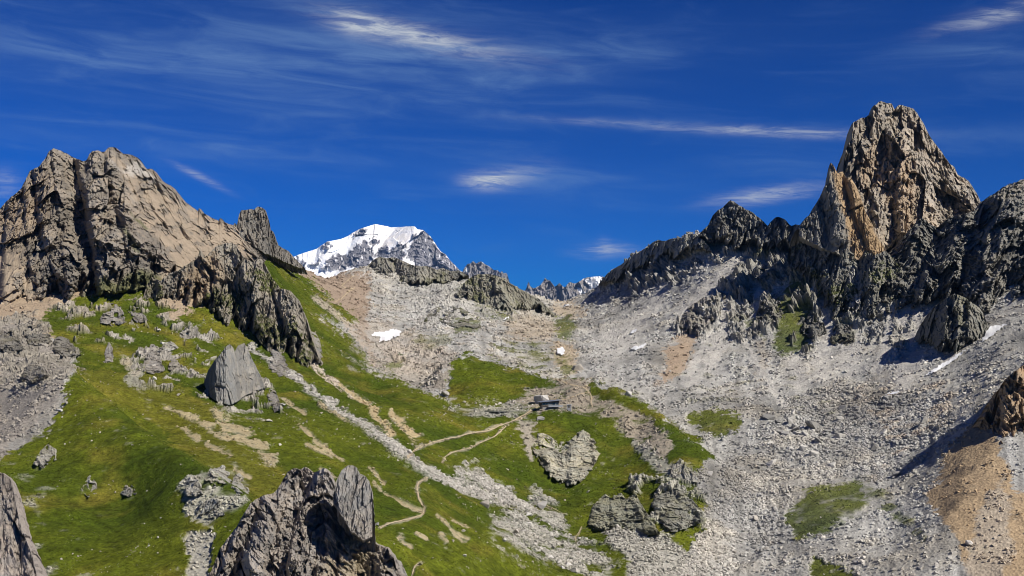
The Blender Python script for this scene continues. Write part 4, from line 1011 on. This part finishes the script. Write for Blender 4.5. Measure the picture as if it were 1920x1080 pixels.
# ------------------------------------------------------------------ the mountain hut
M_wood = plain('dark_larch_boards', (.10, .085, .07), .8, .35, 3.0)
M_zinc = plain('zinc_roof', (.20, .22, .26), .5, .15, .8, metal=.3, spec=.5)
M_deck = plain('terrace_boards', (.30, .30, .31), .8, .25, 4.0)
M_rail = plain('galvanised_rail', (.38, .42, .48), .5, .1, 2.0, metal=.4)
M_glass = plain('window_glass', (.03, .04, .05), .08, .05, 1.0, spec=.8)
M_frame = plain('pale_window_frame', (.55, .50, .42), .7, .1, 2.0)
M_white = plain('white_sheet_metal', (.62, .62, .60), .5, .1, 2.0)


def box(name, lo, hi, mat, parent=None, bev=.03, shear=None):
    bm = bmesh.new(); bmesh.ops.create_cube(bm, size=1)
    for v in bm.verts:
        for i in range(3): v.co[i] = lo[i] + (v.co[i] + .5) * (hi[i] - lo[i])
        if shear: v.co.z += shear * (v.co.x - lo[0])
    bmesh.ops.bevel(bm, geom=bm.edges[:], offset=bev, segments=1, affect='EDGES')
    me = bpy.data.meshes.new(name); bm.to_mesh(me); bm.free(); me.materials.append(mat)
    o = bpy.data.objects.new(name, me); C.objects.link(o); o.parent = parent
    return o


hd = 800.0
hp = at(1032, 763, hd)
hut = bpy.data.objects.new('mountain_hut', None); C.objects.link(hut)
hut.location = hp; hut.rotation_euler = (0, 0, math.radians(12))
tag(hut, 'modern mountain hut with sloping metal roof and railed terrace on the green knoll', 'hut')
# x along the long side, -y toward the camera
wall = box('wall', (-6.0, 0, .35), (6.0, 6.5, 3.0), M_wood, hut)
box('roof', (-7.4, -1.9, 3.0), (7.0, 7.2, 3.35), M_zinc, hut, .05, shear=.085)
gab = bmesh.new()                                                # wedge under the sloping roof
g_ = [gab.verts.new(p) for p in [(-6, .02, 3.0), (6, .02, 3.0), (6, .02, 4.1), (-6, 6.48, 3.0), (6, 6.48, 3.0), (6, 6.48, 4.1), (-6, .02, 3.05), (-6, 6.48, 3.05)]]
for q in ((0, 1, 2, 6), (4, 3, 7, 5), (1, 4, 5, 2), (3, 0, 6, 7), (6, 2, 5, 7), (0, 3, 4, 1)): gab.faces.new([g_[i] for i in q])
gm = bpy.data.meshes.new('gable'); gab.to_mesh(gm); gab.free(); gm.materials.append(M_wood)
go = bpy.data.objects.new('gable', gm); C.objects.link(go); go.parent = hut
for i, (a, b, mt) in enumerate([(-5.2, -3.4, M_frame), (-3.0, -1.2, M_frame), (-.8, 1.0, M_frame), (3.4, 5.2, M_frame)]):
    w_ = box('window', (a, -.10, 1.2), (b, .06, 2.7), mt, hut, .02)
    box('pane', (a + .15, -.13, 1.35), ((a + b) / 2 - .06, -.09, 2.55), M_glass, w_, .005)
    box('pane', ((a + b) / 2 + .06, -.13, 1.35), (b - .15, -.09, 2.55), M_glass, w_, .005)
dr = box('door', (1.5, -.09, .37), (2.9, .06, 2.6), M_glass, hut, .02)
box('handle', (1.62, -.16, 1.35), (1.70, -.08, 1.55), M_rail, dr, .01)
box('terrace', (-2.0, -3.4, .12), (7.6, -.02, .36), M_deck, hut, .03)
rl = box('railing', (-2.0, -3.40, 1.30), (7.6, -3.30, 1.40), M_rail, hut, .02)
for i in range(9): box('post', (-2.0 + i * 1.185, -3.40, .34), (-1.9 + i * 1.185, -3.30, 1.32), M_rail, rl, .01)
for i in range(3): box('rail', (-1.9, -3.37, .55 + i * .25), (7.5, -3.33, .68 + i * .25), M_rail, rl, .01)
for a in (-5.2, -2.2, .8, 3.8, 6.8): box('stilt', (a, -2.9 if a > -2 else .3, -5.5), (a + .3, -2.6 if a > -2 else .6, .14), M_wood, hut, .02)
box('foundation', (-5.6, .4, -5.0), (5.6, 6.0, .36), plain('concrete', (.24, .23, .21), .9, .2, 1.0), hut, .05)
box('chimney', (-3.4, 4.2, 3.2), (-2.9, 4.7, 4.6), M_zinc, hut, .02)
shed = bpy.data.objects.new('store_hut', None); C.objects.link(shed)
shed.location = at(1067, 764, 802); shed.rotation_euler = (0, 0, math.radians(-10))
tag(shed, 'tiny white-roofed store hut beside the mountain hut', 'shed')
box('wall', (-1.4, -1.0, -2.5), (1.4, 1.0, 1.5), M_deck, shed)
box('roof', (-1.7, -1.3, 1.5), (1.7, 1.3, 1.75), M_white, shed, .03, shear=.05)
box('door', (-.4, -1.06, -.2), (.5, -.96, 1.3), M_wood, shed, .02)

# ------------------------------------------------------------------ loose rock
def rock_mesh(name, seed, mat, npts=13, flat=.7):
    r = np.random.default_rng(seed)
    p = r.normal(size=(npts, 3)); p /= np.linalg.norm(p, axis=1)[:, None]
    p *= r.uniform(.75, 1.1, (npts, 1)) * np.array([1.0, .8, flat])
    bm = bmesh.new()
    for q in p * .5: bm.verts.new(q)
    bmesh.ops.convex_hull(bm, input=bm.verts[:])
    for v in [v for v in bm.verts if not v.link_faces]: bm.verts.remove(v)
    me = bpy.data.meshes.new(name); bm.to_mesh(me); bm.free(); me.materials.append(mat)
    return me


def boulder_mesh(name, seed, mat):
    """a split block: hull of points with its edges broken"""
    r = np.random.default_rng(seed)
    bm = bmesh.new()
    p = r.uniform(-1, 1, (11, 3)); p /= np.max(np.abs(p), axis=1)[:, None] ** .8
    for q in p * np.array([.55, .45, .38]): bm.verts.new(q)
    bmesh.ops.convex_hull(bm, input=bm.verts[:])
    for v in [v for v in bm.verts if not v.link_faces]: bm.verts.remove(v)
    bmesh.ops.bevel(bm, geom=bm.edges[:], offset=.035, segments=1, affect='EDGES')
    for v in bm.verts: v.co += Vector(r.normal(size=3) * .018)
    bmesh.ops.triangulate(bm, faces=bm.faces[:])
    me = bpy.data.meshes.new(name); bm.to_mesh(me); bm.free(); me.materials.append(mat)
    return me


B_grey = [boulder_mesh('boulder', 300 + i, M_stone) for i in range(6)]
B_pale = [boulder_mesh('boulder', 340 + i, M_stone_w) for i in range(6)]
proto_b = {}


def boulder(px, py, wpx, meshes, label, group, name='boulder'):
    d = gdist(px, py)
    if d > 1e8: return
    o = bpy.data.objects.new(name, random.choice(meshes)); C.objects.link(o)
    s = wpx / F * d
    p = at(px, py, d)
    o.location = (p.x, p.y + s * .1, p.z + s * .10)
    o.scale = (s, s * random.uniform(.75, 1.1), s * random.uniform(.65, 1.1))
    o.rotation_euler = (random.uniform(-.4, .4), random.uniform(-.4, .4), random.uniform(0, 6.28))
    tag(o, label, 'boulder', group)
    return o


def inside(px, py, poly): return float(poly_sd(np.array([px]), np.array([py]), poly)[0]) > 0


def strew(n, poly, wmin, wmax, meshes, label, group, power=2.2):
    P = np.array(poly); k_ = 0; tries = 0
    while k_ < n and tries < n * 40:
        tries += 1
        a, b = random.uniform(P[:, 0].min(), P[:, 0].max()), random.uniform(P[:, 1].min(), P[:, 1].max())
        if not inside(a, b, poly): continue
        w_ = wmin + (wmax - wmin) * random.random() ** power
        sz_ = 'large ' if w_ > wmin + .45 * (wmax - wmin) else 'small ' if w_ < wmin + .12 * (wmax - wmin) else 'medium-sized '
        if boulder(a, b, w_, meshes, sz_ + label, sz_ + group): k_ += 1


# named ones first
for px, py, w_, ms, l_ in [(1518,805,30,B_grey,'big flat-topped dark boulder in the middle of the boulder field'), (1450,872,26,B_grey,'long slab boulder below the middle of the boulder field'), (1655,815,24,B_grey,'broad grey slab boulder near the ochre gully'),
                          (1683,890,18,B_grey,'dark boulder on the crest of the grassy moraine'), (1415,975,22,B_pale,'yellowish boulder left of the dark turf patch'), (1352,945,18,B_grey,'dark boulder near the rounded outcrop'),
                          (1178,740,18,B_pale,'round pale boulder on the skyline of the green knoll'), (1818,1020,16,B_pale,'white boulder at the edge of the ochre gully'), (1160,990,14,B_pale,'pale boulder under the lichen-grey outcrop'),
                          (838,742,20,B_pale,'pale boulder group on the meadow edge above the lake'), (1012,786,14,B_grey,'grey boulder in the grass just under the hut'), (1017,754,30,B_grey,'large dark boulder right behind the mountain hut'),
                          (1020,955,26,B_grey,'large grey boulder at the head of the lower rubble'), (992,986,18,B_pale,'upright pale boulder in the lower rubble'), (908,948,22,B_pale,'flat pale boulder at the end of the scree runnel'),
                          (112,770,12,B_grey,'lone boulder on the grey scree tongue'), (530,760,12,B_grey,'lone dark boulder below the tilted slabs'), (706,985,10,B_grey,'small boulder at the foot of the tall perched block'),
                          (1085,692,22,B_pale,'pale boulder heap under the pass snow patch'), (1560,875,20,B_grey,'squat grey boulder beside the grassy moraine')]:
    boulder(px, py, w_, ms, l_, None)
FIELD = [(1440,780),(1520,760),(1640,740),(1740,760),(1760,800),(1700,860),(1600,880),(1480,860),(1420,830)]
strew(80, FIELD, 9, 25, B_grey, 'angular grey boulder among many in the boulder field', 'boulders of the boulder field')
LOW = [(1330,880),(1460,900),(1480,1000),(1600,1010),(1760,1060),(1780,1080),(1300,1080),(1330,980)]
strew(55, LOW, 7, 14, B_pale, 'pale boulder in the low scree around the dark turf patch', 'boulders of the low scree')
RUB = [(950,990),(1000,960),(1080,1000),(1170,1070),(1100,1080),(1030,1060)]
strew(35, RUB, 7, 18, B_pale, 'pale block in the rubble at the bottom of the meadow', 'blocks of the lower rubble')
GUL = [(620,760),(660,760),(800,870),(900,905),(1000,950),(980,970),(860,930),(720,840)]
strew(25, GUL, 6, 13, B_pale, 'pale block in the stony runnel crossing the grass', 'blocks of the stony runnel')
MEAD = [(600,800),(760,780),(900,800),(1000,860),(1130,920),(1240,860),(1280,900),(1100,960),(900,1060),(760,1040),(700,900)]
strew(25, MEAD, 5, 10, B_pale, 'pale stone block lying in the meadow grass', 'stone blocks in the meadow')
TUR = [(200,600),(400,620),(560,740),(640,800),(560,860),(380,760),(250,720)]
strew(25, TUR, 5, 11, B_pale, 'pale stone block on the steep turf below the cliff band', 'stone blocks on the steep turf')
LAKE = [(850,750),(1000,750),(1000,772),(900,768)]
strew(16, LAKE, 5, 10, B_pale, 'pale block on the stony lake shore', 'blocks by the lake')
BOWL = [(1080,600),(1300,640),(1400,700),(1500,700),(1420,760),(1250,730),(1100,690)]
strew(25, BOWL, 5, 9, B_grey, 'grey block on the upper pale scree', 'blocks of the upper scree')


def scatter(name, mask, count, smin, smax, mat, seed, power=3.0, label=None):
    """stones too many to count: instanced over the land"""
    P = np.stack([X, Y, Z], -1)
    ar = np.linalg.norm(np.cross(P[1:, 1:] - P[:-1, :-1], P[1:, :-1] - P[:-1, 1:]), axis=-1) * .5
    fr = ((gpx > -60) & (gpx < 1980) & (gpy < 1130) & (gpy > 420))[:-1, :-1]
    visf = (Y <= np.where((iu >= 0) & (iu < zb_w) & (iv >= 0) & (iv < zb_h), ZB[np.clip(iv, 0, zb_h - 1), np.clip(iu, 0, zb_w - 1)], 0) * 1.03 + 6)[:-1, :-1]
    w_ = ar * np.clip(mask[:-1, :-1], 0, 1) * fr * (.04 + .96 * visf) * (600. / Y[:-1, :-1]) ** 1.3
    r = np.random.default_rng(seed)
    w_ = w_.ravel().astype(float); cdf = np.cumsum(w_); idx = np.searchsorted(cdf, r.random(count) * cdf[-1])
    i, j = np.divmod(idx, NC - 1)
    a, b = r.random((2, count, 1))
    pts = (P[i, j] * (1 - a) + P[i, j + 1] * a) * (1 - b) + (P[i + 1, j] * (1 - a) + P[i + 1, j + 1] * a) * b
    cs_ = coarse[i, j]
    sz = (smin + (smax - smin) * r.random(count) ** (power + 5.0 * (1 - cs_))) * np.clip(pts[:, 1] / 650., .75, 2.2) ** .7
    pts[:, 2] += sz * .16
    me = bpy.data.meshes.new(name); me.vertices.add(count); me.vertices.foreach_set('co', pts.astype(np.float32).ravel())
    at_ = me.attributes.new('size', 'FLOAT', 'POINT'); at_.data.foreach_set('value', sz.astype(np.float32))
    tn_ = me.attributes.new('tint', 'FLOAT_COLOR', 'POINT'); cc4 = np.ones((count, 4), np.float32); cc4[:, :3] = col[i, j]
    tn_.data.foreach_set('color', cc4.ravel())
    rt = me.attributes.new('turn', 'FLOAT_VECTOR', 'POINT')
    rot = np.stack([r.uniform(-.7, .7, count), r.uniform(-.7, .7, count), r.uniform(0, 6.28, count)], 1).astype(np.float32)
    rt.data.foreach_set('vector', rot.ravel())
    o = bpy.data.objects.new(name, me); C.objects.link(o)
    coll = bpy.data.collections.new(name + '_shapes')
    for q in range(5):
        so = bpy.data.objects.new(name + '_shape', rock_mesh(name + '_shape', seed * 10 + q, mat)); coll.objects.link(so)
    ng = bpy.data.node_groups.new(name, 'GeometryNodeTree')
    ng.interface.new_socket('Geometry', in_out='INPUT', socket_type='NodeSocketGeometry')
    ng.interface.new_socket('Geometry', in_out='OUTPUT', socket_type='NodeSocketGeometry')
    N = ng.nodes; gi, gout = N.new('NodeGroupInput'), N.new('NodeGroupOutput')
    m2p = N.new('GeometryNodeMeshToPoints'); iop = N.new('GeometryNodeInstanceOnPoints')
    ci = N.new('GeometryNodeCollectionInfo'); ci.inputs['Collection'].default_value = coll; ci.inputs['Separate Children'].default_value = True
    na = N.new('GeometryNodeInputNamedAttribute'); na.data_type = 'FLOAT'; na.inputs[0].default_value = 'size'
    nv = N.new('GeometryNodeInputNamedAttribute'); nv.data_type = 'FLOAT_VECTOR'; nv.inputs[0].default_value = 'turn'
    e2r = N.new('FunctionNodeEulerToRotation')
    lk_ = ng.links.new
    lk_(gi.outputs[0], m2p.inputs['Mesh']); lk_(m2p.outputs[0], iop.inputs['Points']); lk_(ci.outputs[0], iop.inputs['Instance'])
    iop.inputs['Pick Instance'].default_value = True
    lk_(nv.outputs[0], e2r.inputs[0]); lk_(e2r.outputs[0], iop.inputs['Rotation']); lk_(na.outputs[0], iop.inputs['Scale'])
    lk_(iop.outputs[0], gout.inputs[0])
    md = o.modifiers.new('stones', 'NODES'); md.node_group = ng
    o['kind'] = 'stuff'
    if label: o['label'] = label
    return o


lum = col.mean(-1)
earthy = np.clip((col[..., 0] - col[..., 2]) / (lum + .01) - .25, 0, 1) * 2.2
d_scree = (1 - grass) * np.clip(1 - earthy, .12, 1) * np.clip(.5 + 1.6 * n_md + .8 * chute, .03, 1.5)
clear = np.ones(D.shape)
for poly in SNOWS: clear *= 1 - sstep(-4, 1, poly_sd(gpx, gpy, poly))
d_scree = d_scree * (.07 + .93 * coarse) * (1 - .85 * fan) * clear * (1 - .8 * rkm)
scatter('scree', d_scree, 260000, .34, 2.9, M_scree, 5, 2.4, 'grey loose scree covering the slopes')
scatter('grass_tussocks', grass * np.clip(.55 + 1.4 * n_md, .1, 1.3) * clear, 170000, .35, 1.15, M_tuft, 9, 1.6, 'grass tussocks of the alpine turf')
scatter('turf_stones', (grass * sstep(-.1, .6, n_md + .5 * n_lo) + .25 * bare) * clear, 9000, .25, 1.5, M_stone_t, 6, 2.8, 'small pale stones strewn over the turf')

# ------------------------------------------------------------------ clear mountain air
def air():
    bm = bmesh.new(); bmesh.ops.create_cube(bm, size=1)
    for v in bm.verts: v.co = Vector((v.co.x * 44000, v.co.y * 25000 + 12200, v.co.z * 3150 + 625))
    me = bpy.data.meshes.new('haze'); bm.to_mesh(me); bm.free()
    m = bpy.data.materials.new('thin_blue_air'); m.use_nodes = True; t = m.node_tree
    for n in list(t.nodes): t.nodes.remove(n)
    o = t.nodes.new('ShaderNodeOutputMaterial'); v = t.nodes.new('ShaderNodeVolumePrincipled')
    v.inputs['Color'].default_value = (.25, .52, 1.0, 1); v.inputs['Density'].default_value = 8.5e-6; v.inputs['Anisotropy'].default_value = .1
    t.links.new(v.outputs[0], o.inputs['Volume']); me.materials.append(m)
    ob = bpy.data.objects.new('haze', me); C.objects.link(ob); ob['kind'] = 'stuff'
    return ob


air()
